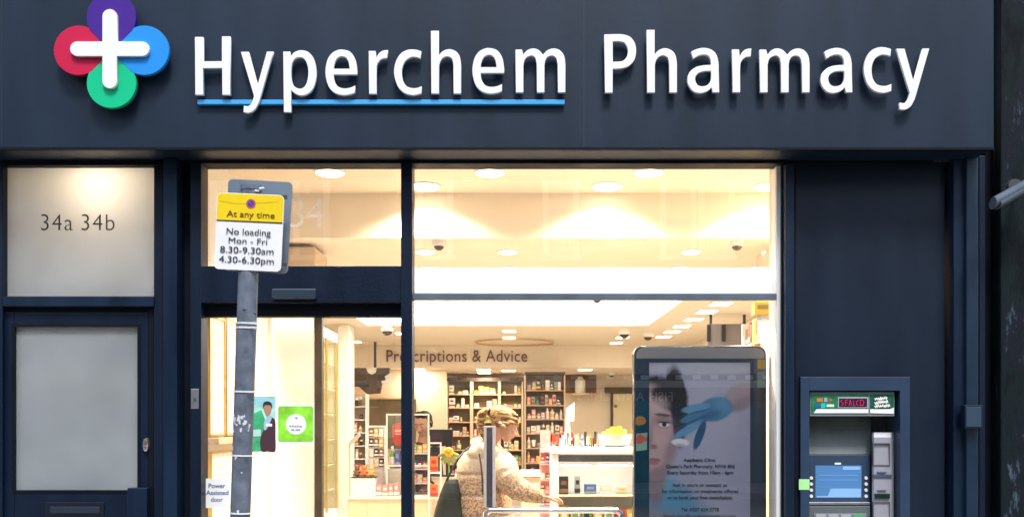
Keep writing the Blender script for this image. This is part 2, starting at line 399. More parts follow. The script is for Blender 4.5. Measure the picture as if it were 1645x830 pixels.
# emblem
em = thing('emblem', None, None, (0, 0, 0)); em.parent = fs; em.location = W(182, 85, SD - .06) - fs.location
ED = SD - .05
cx, cz = X(182, ED), Z(84, ED); k = ED / F
def petal(name, dirx, dirz, col, y):
    r = 39.5 * k; off = 52.5 * k
    pts = []
    a0 = math.atan2(dirz, dirx)
    for i in range(25):
        a = a0 - R(122) + R(244) * i / 24
        pts.append((cx + dirx * off + r * math.cos(a), cz + dirz * off + r * math.sin(a)))
    pts.append((cx - dirx * 2 * k, cz - dirz * 2 * k))
    shape(name, [pts], y, .028, mat(name.split('.')[0] + '_' + str(round(col[0], 2)), col, .5, spec=.25), em, .001)
EY = ED - D0 - .03
petal('petal', -1, 0, (.55, .008, .06), EY + .0025)
petal('petal', 0, 1, (.055, .014, .25), EY)
petal('petal', 1, 0, (.015, .27, .75), EY + .0015)
petal('petal', 0, -1, (.0, .52, .24), EY + .003)
b = None
cw = 11.6 * k
cross = rrect(cx - 63.5 * k, cx + 63.5 * k, cz - cw, cz + cw, cw * .98, 8)
vert = rrect(cx - cw, cx + cw, cz - 64 * k, cz + 64 * k, cw * .98, 8)
# union of the two bars as one outline
def arc(cx_, cz_, r, a0, a1, n=10): return [(cx_ + r * math.cos(R(a0 + (a1 - a0) * i / n)), cz_ + r * math.sin(R(a0 + (a1 - a0) * i / n))) for i in range(n + 1)]
L1, L2 = 63 * k - cw, 63 * k - cw
pl = arc(cx + L1, cz, cw, -90, 90) + [(cx + cw, cz + cw)] + arc(cx, cz + L2, cw, 0, 180) + [(cx - cw, cz + cw)] + \
     arc(cx - L1, cz, cw, 90, 270) + [(cx - cw, cz - cw)] + arc(cx, cz - L2, cw, 180, 360) + [(cx + cw, cz - cw)]
shape('cross', [pl], EY - .022, .022, WHITE, em, .001)

# ------------------------------------------------------------------ upper wall above the fascia
up = thing('upper_wall', 'brown brick wall of the floor above the fascia', 'wall', (0, .1, Z(-95, SD)))
brick = mat('london_brick', (.24, .16, .10), .85, var=.3, scale=5, bump=.4)
zt = Z(-95, SD)
b = BM()
for x0, x1 in ((-9, -2.6), (-1.4, -.6), (.6, 1.4), (2.6, 9)): box(b, x0, x1, .0, .3, zt + 1.0, zt + 2.8)
box(b, -9, 9, 0, .3, zt + .003, zt + 1.0); box(b, -9, 9, 0, .3, zt + 2.8, zt + 5)
obj('brickwork', b, brick, up)
for cx_ in (-2, 0, 2):
    b = BM(); box(b, cx_ - .6, cx_ + .6, .1, .16, zt + 1.0, zt + 2.8); wf = obj('window', b, mat('sash_glass', (.04, .05, .06), .06), up)
    b = BM()
    for x0 in (cx_ - .6, cx_ + .54): box(b, x0, x0 + .06, .06, .1, zt + 1, zt + 2.8)
    box(b, cx_ - .54, cx_ + .54, .06, .1, zt + 1.87, zt + 1.93); box(b, cx_ - .54, cx_ + .54, .06, .1, zt + 1, zt + 1.06); box(b, cx_ - .54, cx_ + .54, .06, .1, zt + 2.74, zt + 2.8)
    obj('window_frame', b, WHITE, wf)

# ------------------------------------------------------------------ side entrance (left)
se = thing('side_entrance', 'navy street door with frosted glass and letterbox beneath the frosted pane reading 34a 34b', 'door', (X(110, FD), 0, 0))
def spart(name, rects, m, D=5.97, depth=.1, bev=.004, parent=se):
    bb = BM()
    for r in rects: pbox(bb, *r, D, depth, bev)
    return obj(name, bb, m, parent)
spart('door_frame', [(-22, 254, 4, GB)], NAVY, 5.96, .12)
spart('door_frame', [(4, 254, 247, 265.5)], NAVYD, 5.955, .12, .002)
spart('transom_rail', [(4, 475.5, 247, 492)], NAVY2, 5.945, .14)
spart('transom_rail', [(4, 492, 247, 500)], NAVYD, 6.0, .1, .002)
fl = spart('fanlight', [(4, 265.5, 247, 475.5)], FROST, 6.02, .008, 0)
NUM = mat('dark_vinyl', (.02, .022, .025), .6)
text('numeral', '34a', 66, 117, 370, 26, 6.019, NUM, fl, .001, -.01, spacing=1.1); text('numeral', '34b', 131, 184, 370, 26, 6.019, NUM, fl, .001, -.01, spacing=1.1)
leaf = spart('door_leaf', [(4, 500, 23, GB - 3), (221, 500, 238, GB - 3), (23, 500, 221, 524), (23, 787, 221, GB - 3)], NAVY, 5.99, .06)
spart('glazing_bead', [(19, 520, 23.5, 791), (220.5, 520, 225, 791), (23.5, 520, 220.5, 524.5), (23.5, 786.5, 220.5, 791)], NAVYD, 5.985, .01, .001, leaf)
spart('glass', [(23.5, 524.5, 220.5, 786.5)], FROST, 6.015, .008, 0, leaf)
spart('door_frame', [(238, 492, 247, GB)], NAVYD, 5.985, .09)
lbx = spart('letterbox', [(73, 806, 167, 829)], mat('letterbox_black', (.006, .010, .02), .3), 5.982, .02, .003, leaf)
spart('letter_flap', [(80, 813, 160, 824)], mat('letter_flap_navy', (.02, .03, .05), .3), 5.976, .012, .003, lbx)
b = BM(); c = W(235, 714, 5.975); loft(b, [(c + Vector((0, -.014, 0)), (.012, 0, 0), (0, 0, .034)), (c + Vector((0, -.016, 0)), (.017, 0, 0), (0, 0, .041)), (c + Vector((0, .015, 0)), (.021, 0, 0), (0, 0, .046))])
kn = obj('lock_escutcheon', b, SILVER, leaf, True)
b = BM(); tube(b, c + Vector((0, -.02, .018)), c + Vector((0, -.012, .018)), .010); tube(b, c + Vector((0, -.02, -.016)), c + Vector((0, -.012, -.016)), .006)
obj('lock_cylinder', b, mat('red_brown_lock', (.25, .09, .05), .4), kn)
spart('kick_box', [(204, 783, 236, GB - 30)], NAVY2, 5.93, .06, .006)
# hall behind the frosted glass
hx0, hx1 = X(-22, 6), -2.16
b = BM(); box(b, hx0 - .1, hx0, .15, 2.6, 0, 3.3); box(b, hx0, hx1, 2.5, 2.6, 0, 3.3)
struct('hall_wall', b, mat('hall_paint', (.80, .80, .80), .8, var=.1, scale=1.5))
b = BM(); box(b, hx0 - .1, hx1, .15, 2.6, 3.16, 3.26); struct('hall_ceiling', b, mat('hall_ceiling_paint', (.7, .68, .63), .8))
b = BM(); box(b, hx0 - .1, hx1, .05, 2.6, -.02, .012); struct('hall_floor', b, mat('hall_mat', (.12, .11, .1), .9))
def down_light(name, label, cat, c, r, parent_group=None, spot=None, col=(1, .83, .64), size=R(110), blend=.6, rim=.012, area=None):
    t = thing(name, label, cat, c, parent_group)
    bb = BM(); lathe(bb, Vector(c) + Vector((0, 0, -.012)), [(r * 1.02, 0), (r + rim, .004), (r + rim, .0115)], 28); o = obj('trim_ring', bb, WLAM, t, True)
    bb = BM(); lathe(bb, Vector(c) + Vector((0, 0, -.0145)), [(r * .98, 0), (r, .0015), (r, .0022)], 28); obj('diffuser', bb, LAMP, t, True)
    if spot:
        l = bpy.data.lights.new('lamp', 'SPOT'); l.energy = spot; l.color = col; l.spot_size = size; l.spot_blend = blend; l.shadow_soft_size = r * .6
        o = bpy.data.objects.new('lamp', l); COL.objects.link(o); o.parent = t; o.location = (0, 0, -.03)
    return t
down_light('ceiling_light', 'round lamp glowing softly through the frosted pane above 34a 34b', 'ceiling light', (X(172, 6.15), .16, 3.158), .04, spot=None, blend=.8)

hl = bpy.data.lights.new('lamp', 'POINT'); hl.energy = 8; hl.color = (1, .80, .58); hl.shadow_soft_size = .05; hlo = bpy.data.objects.new('lamp', hl); COL.objects.link(hlo); hlo.parent = [o for o in COL.objects if o.name.startswith('ceiling_light')][0]; hlo.location = (0, .13, -.16)
# ------------------------------------------------------------------ bell plate on door post
b = BM(); pbox(b, 306.5, 624, 319, 656, 5.955, .008, .002); bp_ = obj('bell_plate', b, SILVER, origin=W(312, 640, 5.955))
tag(bp_, 'small silver bell plate on the dark post left of the glass door', 'door bell')
b = BM(); tube(b, W(313, 641, 5.955) + Vector((0, -.006, 0)), W(313, 641, 5.955) + Vector((0, .002, 0)), .009); o = obj('button', b, mat('bell_button', (.08, .09, .12), .3)); o.data.transform(Matrix.Translation(-bp_.location)); o.parent = bp_

# ------------------------------------------------------------------ right hand panel wall with cash machine
pw = thing('clad_panel_bay', 'tall flat dark blue panelled bay around the cash machine', 'wall panel', (X(1400, FD), 0, 0))
bb = BM(); A0, A1, B0, B1 = 1288, 1460, 608, GB - 185
for r in ((1279, 264, A0, GB), (A1, 264, 1517, GB), (A0, 264, A1, B0), (A0, B1, A1, GB)): pbox(bb, *r, 6.0, .08)
obj('panel', bb, PANEL, pw)
spart('groove', [(1276, 260, 1279, GB)], NAVYD, 5.99, .1, .001, pw)
spart('head_rail', [(1262, 252, 1532, 263)], NAVYD, 5.97, .12, .002, pw)
spart('groove', [(1517, 252, 1532, GB)], NAVYD, 6.06, .06, .001, pw)
spart('pilaster', [(1532, 250, 1551, GB)], NAVY2, 5.93, .18, .004, pw)
spart('pilaster', [(1552.5, 250, 1572, GB)], mat('navy_pilaster_light', (.006, .020, .044), .36, var=.15), 5.90, .2, .006, pw)
spart('pilaster', [(1573, 250, 1583, GB)], NAVY, 5.97, .1, .004, pw)
spart('groove', [(1583, -95, 1600, GB)], NAVYD, 6.06, .06, .001, pw)
b = BM()
for i, (a, c_) in enumerate(((1500, 1506), (1508, 1513), (1516, 1522), (1524, 1529))): pbox(b, a, 256, c_, 260, 5.96, .006)
obj('maker_plate', b, DGREY, pw)
t = thing('entry_box', 'small square dark blue box fixed on the right hand pilaster', 'junction box', W(1564, 668, 5.86))
b = BM(); pbox(b, 1550, 650, 1579, 688, 5.84, .06, .004); obj('casing', b, NAVY2, t)
b = BM(); pbox(b, 1552.5, 653, 1576.5, 685, 5.837, .01, .002); obj('cover', b, mat('entry_cover', (.03, .055, .09), .35), t)

# ------------------------------------------------------------------ neighbouring building
nb = thing('neighbour_pillar', 'rough dark glossy stone pillar of the building next door', 'wall', (X(1625, 6), 0, 0))
m = bpy.data.materials.new('weathered_black_stone'); m.use_nodes = True; t_ = m.node_tree; pb = t_.nodes['Principled BSDF']
ge = t_.nodes.new('ShaderNodeNewGeometry'); mp = t_.nodes.new('ShaderNodeMapping'); mp.inputs['Scale'].default_value = (3, 3, .9)
t_.links.new(ge.outputs['Position'], mp.inputs[0])
n1 = t_.nodes.new('ShaderNodeTexNoise'); n1.inputs['Scale'].default_value = 2.2; n1.inputs['Detail'].default_value = 9; n1.inputs['Roughness'].default_value = .7
t_.links.new(mp.outputs[0], n1.inputs['Vector'])
rp = t_.nodes.new('ShaderNodeValToRGB'); e = rp.color_ramp.elements; e[0].position = .38; e[0].color = (.0008, .0018, .005, 1); e[1].position = .60; e[1].color = (.008, .009, .017, 1)
x_ = e.new(.5); x_.color = (.005, .012, .013, 1); x_ = e.new(.675); x_.color = (.07, .12, .15, 1)
t_.links.new(n1.outputs['Fac'], rp.inputs[0]); t_.links.new(rp.outputs[0], pb.inputs['Base Color']); pb.inputs['Roughness'].default_value = .6; pb.inputs['Specular IOR Level'].default_value = .14
bu = t_.nodes.new('ShaderNodeBump'); bu.inputs['Strength'].default_value = .6; bu.inputs['Distance'].default_value = .03; t_.links.new(n1.outputs['Fac'], bu.inputs['Height']); t_.links.new(bu.outputs[0], pb.inputs['Normal'])
b = BM(); box(b, X(1600, 6), X(1600, 6) + 1.1, -.06, .3, 0, 5.5, .01); obj('stone_face', b, m, nb)
b = BM(); box(b, X(1600, 6) + 1.11, X(1600, 6) + 6, 0, .3, 0, 8); obj('brick_face', b, brick, nb)

nl = thing('neighbour_shop', 'brick building with a plain dark shop window left of the side entrance', 'building', (-6, 0, 0))
b = BM(); box(b, -10, -9, 0, .3, 0, 3.3); box(b, -4.2, -3.6, 0, .3, 0, 3.3); box(b, -9, -4.2, 0, .3, 0, .6); box(b, -10, -3.6, 0, .3, 2.7, 3.3); box(b, -10, -3.6, 0, .3, 3.3, 5.0); obj('brickwork', b, brick, nl)
b = BM(); box(b, -9, -4.2, .12, .16, .6, 2.7); wn = obj('window', b, mat('dark_shop_glass', (.03, .04, .05), .08), nl)
for x0 in (-9, -6.64, -4.28):
    b = BM(); box(b, x0, x0 + .08, .05, .119, .6, 2.7); obj('window_frame', b, NAVY2, wn)
b = BM(); box(b, -10, -3.62, -.18, -.001, 2.75, 3.4, .01); obj('fascia_board', b, mat('plum_fascia', (.07, .02, .03), .5, var=.1), nl)
# ------------------------------------------------------------------ CCTV
cc = thing('cctv_camera', 'pale metal bullet security camera on the dark stone pillar at the right edge', 'security camera', W(1625, 312, 5.85))
a_, b_ = W(1599, 327, 5.60), W(1650, 298, 5.78)
b = BM(); tube(b, a_, b_, .037, .04, 24); obj('housing', b, mat('cctv_housing', (.10, .13, .165), .45, .2, var=.1), cc, True)
b = BM(); dv = (b_ - a_).normalized(); tube(b, a_ - dv * .006, a_ + dv * .01, .033, n=24); obj('lens', b, BLACK, cc, True)
b = BM(); u_ = Vector((0, 0, 1)); loft(b, [(a_ + u_ * .012 - dv * .03, (0, .046, 0), (0, 0, .036)), (b_ + u_ * .01, (0, .048, 0), (0, 0, .037))], 20); obj('sun_shield', b, MATS['cctv_housing'], cc, True)
b = BM(); path(b, [b_ - dv * .05, b_ + Vector((.01, .06, .03)), b_ + Vector((.0, .17, .03))], .014); lathe(b, b_ + Vector((0, .13, .03)), [(.045, 0), (.05, .02), (.05, .03)], 20, 0, 'Y'); obj('bracket', b, DGREY, cc, True)
# ------------------------------------------------------------------ cash machine
AD = 5.97
am = thing('cash_machine', 'wall mounted cash machine with blue screen and green header beside the shop window', 'cash machine', (X(1374, AD), 0, Z(900, AD)))
def apart(name, rects, m, D=AD, depth=.05, bev=.002, parent=am):
    bb = BM()
    for r in rects: pbox(bb, *r, D, depth, bev)
    return obj(name, bb, m, parent)
SUR = mat('cash_surround', (.019, .043, .085), .4, var=.1, scale=5, bump=.08)
CAV = mat('cash_cavity', (.07, .08, .085), .55, var=.1)
apart('surround', [(1286, 605, 1300, 985), (1446, 605, 1462, 985), (1300, 605, 1446, 627), (1300, 940, 1446, 985)], SUR, AD, .12)
apart('cavity_wall', [(1290, 607, 1458, 980)], CAV, AD + .26, .02, 0)
apart('cavity_wall', [(1296, 620, 1300, 980)], CAV, AD + .02, .25, 0)
apart('cavity_wall', [(1446, 620, 1450, 980)], CAV, AD + .02, .25, 0)
apart('cavity_wall', [(1296, 622, 1450, 626)], CAV, AD + .02, .25, 0)
# header
hd = apart('header', [(1301, 629, 1437, 668)], mat('header_trim', (.20, .24, .26), .4), AD + .03, .15, .003)
GRN = mat('header_green', (.02, .19, .075), .35, var=.3, scale=30)
apart('header_face', [(1303, 633, 1395, 664)], GRN, AD + .026, .006, .001, hd)
apart('header_face', [(1398, 633, 1436, 664)], mat('header_green_dark', (.01, .10, .06), .35, var=.3, scale=30), AD + .026, .006, .001, hd)
shape('white_stripe', [pp([(1307, 663), (1312, 656.5), (1395, 656.5), (1395, 663)], AD + .024)], AD + .024 - D0, .003, WHITE, hd)
shape('white_stripe', [pp([(1398, 663), (1398, 656.5), (1430, 656.5), (1436, 654), (1436, 664)], AD + .024)], AD + .024 - D0, .003, WHITE, hd)
led = apart('led_display', [(1346, 637, 1395, 655)], mat('led_bezel', (.35, .38, .42), .4), AD + .022, .005, .001, hd)
apart('led_panel', [(1348, 639.5, 1393, 653)], mat('led_panel', (.03, .01, .05), .3), AD + .020, .004, 0, led)
bb = BM()
D_ = AD + .018
for seg in ([(1353, 642), (1350, 644), (1355, 648), (1352, 651)], [(1358, 642), (1358, 651)], [(1358, 642), (1362, 642)], [(1358, 646), (1362, 646)], [(1364, 651), (1366, 642), (1368, 651)],
            [(1371, 643), (1371, 651), (1374, 651)], [(1379, 642), (1376, 645), (1376, 649), (1379, 651)], [(1382, 642), (1386, 642), (1388, 646), (1386, 651), (1382, 651), (1382, 642)]):
    path(bb, [W(a, c_, D_) for a, c_ in seg], .0022, 5)
obj('led_figures', bb, mat('red_led', (.5, .02, .05), .4, emit=.35), led)
# card logos
for i, (a0, b0, a1, b1, col) in enumerate([(1312, 639, 1322, 645, (.5, .2, .05)), (1324, 638, 1329, 645, (.3, .4, .5)), (1331, 640, 1337, 644, (.45, .12, .08)),
                                           (1309, 648, 1317, 654, (.02, .12, .35)), (1319, 647, 1326, 655, (.02, .5, .5)), (1328, 649, 1340, 653, (.7, .85, .75))]):
    apart('card_logo', [(a0, b0, a1, b1)], mat('logo_%d' % i, col, .4), AD + .023, .004, 0, hd)
# brushed white lettering
bb = BM(); D_ = AD + .020
rr = random.Random(4)
for row, yy in enumerate((641, 647, 653)):
    x_a = 1404.5 + rr.uniform(0, 2); n_ = 13 + rr.randint(0, 4)
    pts = [W(x_a + i * 1.65 + rr.uniform(-.5, .5), yy + (2.3 if i % 2 else -2.3) * rr.uniform(.5, 1.15) - i * .16, D_) for i in range(n_)]
    path(bb, pts, .0036, 6)
obj('brush_lettering', bb, DEC, hd)
# sloping upper fascia of the cavity
bb = BM(); D1, D2 = AD + .24, AD + .16
v = [bb.verts.new(p) for p in (W(1300, 668, D1), W(1399, 668, D1), W(1399, 729, D2), W(1300, 729, D2), W(1300, 668, D1 + .02), W(1399, 668, D1 + .02), W(1399, 729, D2 + .02), W(1300, 729, D2 + .02))]
for f in ((0, 1, 2, 3), (4, 7, 6, 5), (0, 4, 5, 1), (1, 5, 6, 2), (2, 6, 7, 3), (3, 7, 4, 0)): bb.faces.new([v[i] for i in f])
obj('sloping_hood', bb, mat('hood_grey', (.13, .16, .16), .55, var=.25, scale=6, bump=.2), am)
scn = apart('screen_bezel', [(1300, 730, 1398, 806)], mat('screen_bezel_navy', (.03, .055, .10), .35), AD + .13, .04, .003)
apart('screen', [(1310, 747, 1384, 799)], mat('screen_blue', (.06, .16, .34), .15, emit=.17, ecol=(.13, .32, .62)), AD + .128, .01, 0, scn)
SB = mat('screen_pale', (.2, .4, .7), .2, emit=.10, ecol=(.45, .62, .95))
shape('screen_banner', [pp([(1330, 796), (1335, 784), (1383, 784), (1383, 798), (1312, 798), (1312, 796)], AD + .126)], AD + .126 - D0, .003, SB, scn)
apart('screen_banner', [(1354, 748.5, 1382, 754)], SB, AD + .126, .003, 0, scn)
for yy in (763, 770.5): apart('screen_text_line', [(1316, yy - 1, 1378, yy + .4)], mat('screen_line', (.1, .3, .7), .2, emit=.06, ecol=(.4, .55, .95)), AD + .1265, .003, 0, scn)
apart('status_light', [(1341, 742.5, 1351, 745.5)], WHITE, AD + .126, .005, 0, scn)
for i in range(4):
    for px in (1303, 1391):
        bb = BM(); c = W(px, 767 + i * 9.7, AD + .13); tube(bb, c + Vector((0, -.008, 0)), c + Vector((0, .002, 0)), .0105, .0115, 14); obj('side_button', bb, mat('button_white', (.75, .76, .78), .4), scn)
apart('ledge', [(1300, 806, 1398, 810)], SILVER, AD + .10, .08, .002)
apart('keypad_shelf', [(1300, 812, 1398, 900)], mat('keypad_shelf_grey', (.10, .12, .13), .5), AD + .09, .12, .003)
kp = apart('keypad', [(1308, 824, 1392, 870)], mat('keypad_plate', (.3, .33, .36), .4, .5), AD + .085, .01, .001)
for r_ in range(4):
    for c_ in range(4):
        apart('key', [(1311 + c_ * 20, 826 + r_ * 11, 1327 + c_ * 20, 834.5 + r_ * 11)], [mat('key_silver', (.5, .52, .55), .35, .4), mat('key_green', (.05, .4, .12), .4)][c_ == 3 and r_ == 0], AD + .078, .01, .001, kp)
# card / receipt column, slightly bowed
bb = BM(); rings = []
for py, dd in ((694, .10), (702, .085), (760, .07), (860, .06), (960, .06)):
    rings.append((py, dd))
SILV2 = mat('column_grey', (.36, .37, .42), .4, .25, var=.08)
vv = []
for py, dd in rings:
    row = [bb.verts.new(W(px, py, AD + dd + o_)) for px, o_ in ((1400, .14), (1401, .015), (1404, 0), (1432, 0), (1436, .015), (1437, .14))]; vv.append(row)
for i in range(len(vv) - 1):
    for j in range(5): bb.faces.new((vv[i][j], vv[i][j + 1], vv[i + 1][j + 1], vv[i + 1][j]))
bb.faces.new(vv[0]); bb.faces.new(vv[-1])
colm = obj('slot_column', bb, SILV2, am)
LN = mat('slot_line', (.12, .13, .16), .5)
apart('slot_panel', [(1403, 711, 1430, 712), (1403, 746, 1430, 747), (1403, 712, 1404, 746), (1429, 712, 1430, 746)], LN, AD + .066, .02, 0, colm)
apart('slot_panel', [(1403, 805, 1430, 806), (1403, 806, 1404, 880), (1429, 806, 1430, 880)], LN, AD + .055, .02, 0, colm)
apart('receipt_slot', [(1403, 761.5, 1433, 766)], mat('slot_blue', (.06, .08, .14), .4), AD + .06, .02, .001, colm)
apart('card_slot', [(1406, 792, 1430, 800)], mat('slot_green_black', (.005, .02, .015), .3), AD + .052, .02, .003, colm)
for r_ in ((1410, 757, 1424, 758.6), (1410, 786, 1424, 787.6)): apart('slot_label', [r_], LN, AD + .058, .02, 0, colm)
apart('right_well', [(1438, 690, 1446, 940)], BLACK, AD + .12, .1, 0)
# sticker
st = apart('sticker', [(1283.5, 769, 1300.5, 786)], mat('pale_green_sticker', (.38, .78, .30), .5), AD - .003, .003, 0, None)
tag(st, 'small pale green sticker on the left edge of the cash machine surround', 'sticker')

# ------------------------------------------------------------------ parking sign on a leaning pole
PD = 4.2
ps = thing('parking_sign', 'leaning grey pole with a yellow and white parking restriction plate', 'parking sign', (X(352, PD), PD - D0, 0))
topp, botp = W(403.5, 303, PD), W(386, 830, PD)
g = botp + (botp - topp) * (botp.z / (topp.z - botp.z))
rad = 15.8 * PD / F
b = BM(); tube(b, g, topp, rad, n=32); pole = obj('pole', b, GALV, ps, True)
b = BM(); c = topp + Vector((0, 0, .002)); tube(b, c - Vector((0, 0, .012)), c + Vector((0, 0, .01)), rad * 1.06, n=32); obj('pole_cap', b, GALV, pole, True)
axis = (botp - topp).normalized()
def on_pole(py):
    t = (Z(py, PD) - topp.z) / axis.z; return topp + axis * t
TIE = mat('clear_cable_tie', (.75, .78, .8), .4)
for py in (520, 527, 629, 731, 823):
    b = BM(); c = on_pole(py); tube(b, c - axis * .0035, c + axis * .0035, rad * 1.07, n=32, caps=True)
    box(b, c.x + rad * .6, c.x + rad * .6 + .035, c.y - rad - .006, c.y - rad - .001, c.z - .002, c.z + .003)
    obj('cable_tie', b, TIE, pole, True)
b = BM(); path(b, [on_pole(496) + Vector((-rad, -rad * .4, .01)), on_pole(499) + Vector((0, -rad - .003, 0)), on_pole(503) + Vector((rad, -rad * .4, -.006))], .0018, 6); obj('tie_wire', b, BLACK, pole)
# torn paper scraps
rr = random.Random(11)
SCR = mat('torn_paper', (.62, .66, .7), .7)
for i in range(26):
    py = rr.choice([rr.gauss(682, 9), rr.gauss(675, 7), rr.uniform(640, 820)]); a = rr.uniform(-1.1, 1.1); c = on_pole(py); s = rr.uniform(.003, .009)
    b = BM(); n_ = 9; rin, rout = rad + .0006, rad + .0016; f_, k_ = [], []
    for j in range(n_):
        q_ = 6.283 * j / n_; m_ = s * rr.uniform(.35, 1.1); da = m_ * math.cos(q_) / rad; dz = m_ * 1.6 * math.sin(q_)
        for lst, r_ in ((f_, rout), (k_, rin)): lst.append(b.verts.new(c + Vector((math.sin(a + da) * r_, -math.cos(a + da) * r_, dz))))
    b.faces.new(f_); b.faces.new(k_[::-1])
    for j in range(n_): b.faces.new((f_[j], k_[j], k_[(j + 1) % n_], f_[(j + 1) % n_]))
    obj('paper_scrap', b, SCR, pole)
# plates: built level at local frame then rolled
def plate_px(px0, py0, px1, py1, rp, D, roll, skew=0):
    cx_, cy_ = (px0 + px1) / 2, (py0 + py1) / 2
    hw, hh = (px1 - px0) / 2, (py1 - py0) / 2
    pts = rrect(-hw, hw, -hh, hh, rp, 6); out = []
    for x_, y_ in pts:
        out.append((cx_ + x_ * math.cos(roll) - y_ * math.sin(roll), cy_ - (x_ * math.sin(roll) + y_ * math.cos(roll))))
    return pp(out, D)
BPL = mat('plate_back_grey', (.16, .21, .27), .45, .2, var=.15, scale=6)
shape('back_plate', [plate_px(363, 290, 466, 437, 7, PD + .05, R(-3))], PD + .05 - D0, .004, BPL, ps)
pd = PD - .045
pl_ = shape('sign_plate', [plate_px(346, 311, 454, 434, 8, pd, R(-2.6))], pd - D0, .004, mat('reflective_white', (.84, .85, .86), .35, var=.03, scale=10), ps)
# yellow upper part
def rot_pts(pts, roll=R(-2.6), c0=(400, 372.5)):
    return [(c0[0] + (a - c0[0]) * math.cos(roll) + (b_ - c0[1]) * -math.sin(-roll) * 1, c0[1] + (b_ - c0[1]) * math.cos(roll) - (a - c0[0]) * math.sin(roll)) for a, b_ in pts]
def rolled(pts):
    r_ = R(2.6); out = []
    for a, b_ in pts:
        dx, dy = a - 400, b_ - 372.5
        out.append((400 + dx * math.cos(r_) - dy * math.sin(r_), 372.5 + dx * math.sin(r_) + dy * math.cos(r_)))
    return out
top_ = [(347, 355)] + [(347, 319)] + [(347 + 7 - 7 * math.cos(R(a)), 319 - 7 * math.sin(R(a))) for a in (15, 30, 45, 60, 75, 90)] + \
       [(446 + 7 * math.sin(R(a)), 319 - 7 * math.cos(R(a))) for a in (0, 15, 30, 45, 60, 75, 90)] + [(453, 355)]
q = pd - .0015
shape('yellow_field', [pp(rolled(top_), q)], q - D0, .002, mat('sign_yellow', (.86, .62, .005), .4, var=.04, scale=20), pl_)
shape('divider', [pp(rolled([(347, 355), (453, 355), (453, 356.6), (347, 356.6)]), q)], q - D0 - .0005, .002, BLACK, pl_)
q = pd - .003
c = rolled([(401, 327)])[0]
b = BM(); cxx, czz = X(c[0], q), Z(c[1], q)
shape('roundel', [circ(cxx, czz, 7.6 * q / F), circ(cxx, czz, 5.2 * q / F)], q - D0, .0015, mat('roundel_red', (.5, .08, .12), .4), pl_)
shape('roundel', [circ(cxx, czz, 5.2 * q / F)], q - D0, .0015, mat('roundel_blue', (.02, .05, .42), .4), pl_)
s = 5.2 * q / F * .70; w_ = .0011
shape('roundel', [[(cxx - s - w_, czz + s - w_), (cxx - s + w_, czz + s + w_), (cxx + s + w_, czz - s + w_), (cxx + s - w_, czz - s - w_)]], q - D0 - .001, .0015, MATS['roundel_red'], pl_)
BT = mat('sign_black', (.015, .02, .05), .45)
for s_, a, b_, yb, cap in (('At any time', 363, 440, 349, 9.5, ), ('No loading', 364, 435, 377, 9.5), ('Mon - Fri', 368, 430, 391.5, 9), ('8.30-9.30am', 355, 441, 407, 10), ('4.30-6.30pm', 354, 442, 422.5, 10)):
    p = rolled([(a, yb)])[0]
    text('wording', s_, p[0], p[0] + (b_ - a), p[1], cap, q, BT if s_ != 'At any time' else mat('sign_brown_black', (.09, .05, .01), .45), pl_, .001, .0, rot=R(2.6))
# scratch marks and clips
b = BM(); path(b, [W(352, 322, q), W(380, 327, q), W(412, 326, q), W(446, 324, q)], .0004, 5); obj('scratch', b, mat('scratch_dark', (.25, .2, .05), .6), pl_)
b = BM()
for i in range(9): ball(b, W(393 + i * 3.6, 305 + rr.uniform(-3, 3), PD - .03), (rr.uniform(.004, .009), .01, rr.uniform(.004, .008)), 8, 6)
obj('tape_wrap', b, mat('white_tape', (.8, .8, .8), .6), pole)
for py in (316, 425):
    b = BM(); pbox(b, 372, py - 3, 461, py + 3, PD - .034, .012, .001); obj('clamp_bar', b, DGREY, ps)

# ------------------------------------------------------------------ posters and notices on the door glass
nd = 6.052
pn = thing('door_notice', 'small white notice reading Power Assisted door on the lower left of the glass', 'notice', W(348, 792, nd))
b = BM(); pbox(b, 327, 768, 370, 815, nd, .002); obj('sheet', b, WHITE, pn)
for s_, a, c_, yb in (('Power', 335, 362, 783), ('Assisted', 331, 367, 794), ('door', 339, 358, 805)):
    text('wording', s_, a, c_, yb, 7, nd - .001, mat('notice_blue', (.05, .09, .25), .5), pn, .0008, .01)
p1 = thing('wall_poster', 'poster of a man in a dark jumper on the glass behind the pole', 'poster', W(420, 680, nd))
b = BM(); pbox(b, 398, 636, 443, 725, nd, .002); obj('sheet', b, mat('poster_mint', (.38, .72, .62), .5, var=.3, scale=10), p1)
q = nd - .001
shape('green_panel', [pp([(398, 668), (420, 658), (432, 690), (420, 725), (398, 725)], q)], q - D0, .001, mat('poster_green', (.05, .42, .18), .5, var=.3, scale=20), p1)
shape('sky_band', [smooth_blob([(404, 640), (425, 637), (441, 644), (438, 652), (420, 646), (408, 650)], q)], q - D0 - .0002, .001, mat('poster_sky', (.30, .62, .72), .5), p1)
q -= .001
shape('man_figure', [smooth_blob([(420, 724), (418, 705), (424, 688), (428, 676), (436, 670), (442, 676), (442.5, 700), (442, 724), (430, 724.5)], q)], q - D0, .001, mat('poster_maroon', (.055, .02, .03), .6), p1)
shape('man_figure', [smooth_blob([(424, 688), (425, 675), (431, 668), (437, 668), (433, 680), (427, 690)], q - .0005)], q - D0 - .0006, .001, mat('poster_shirt', (.35, .5, .62), .6), p1)
shape('man_face', [smooth_blob([(423.5, 654), (427, 648), (433, 648), (436, 654), (434.5, 663), (430, 668), (426, 664)], q - .001)], q - D0 - .0012, .001, mat('poster_skin', (.42, .22, .14), .6), p1)
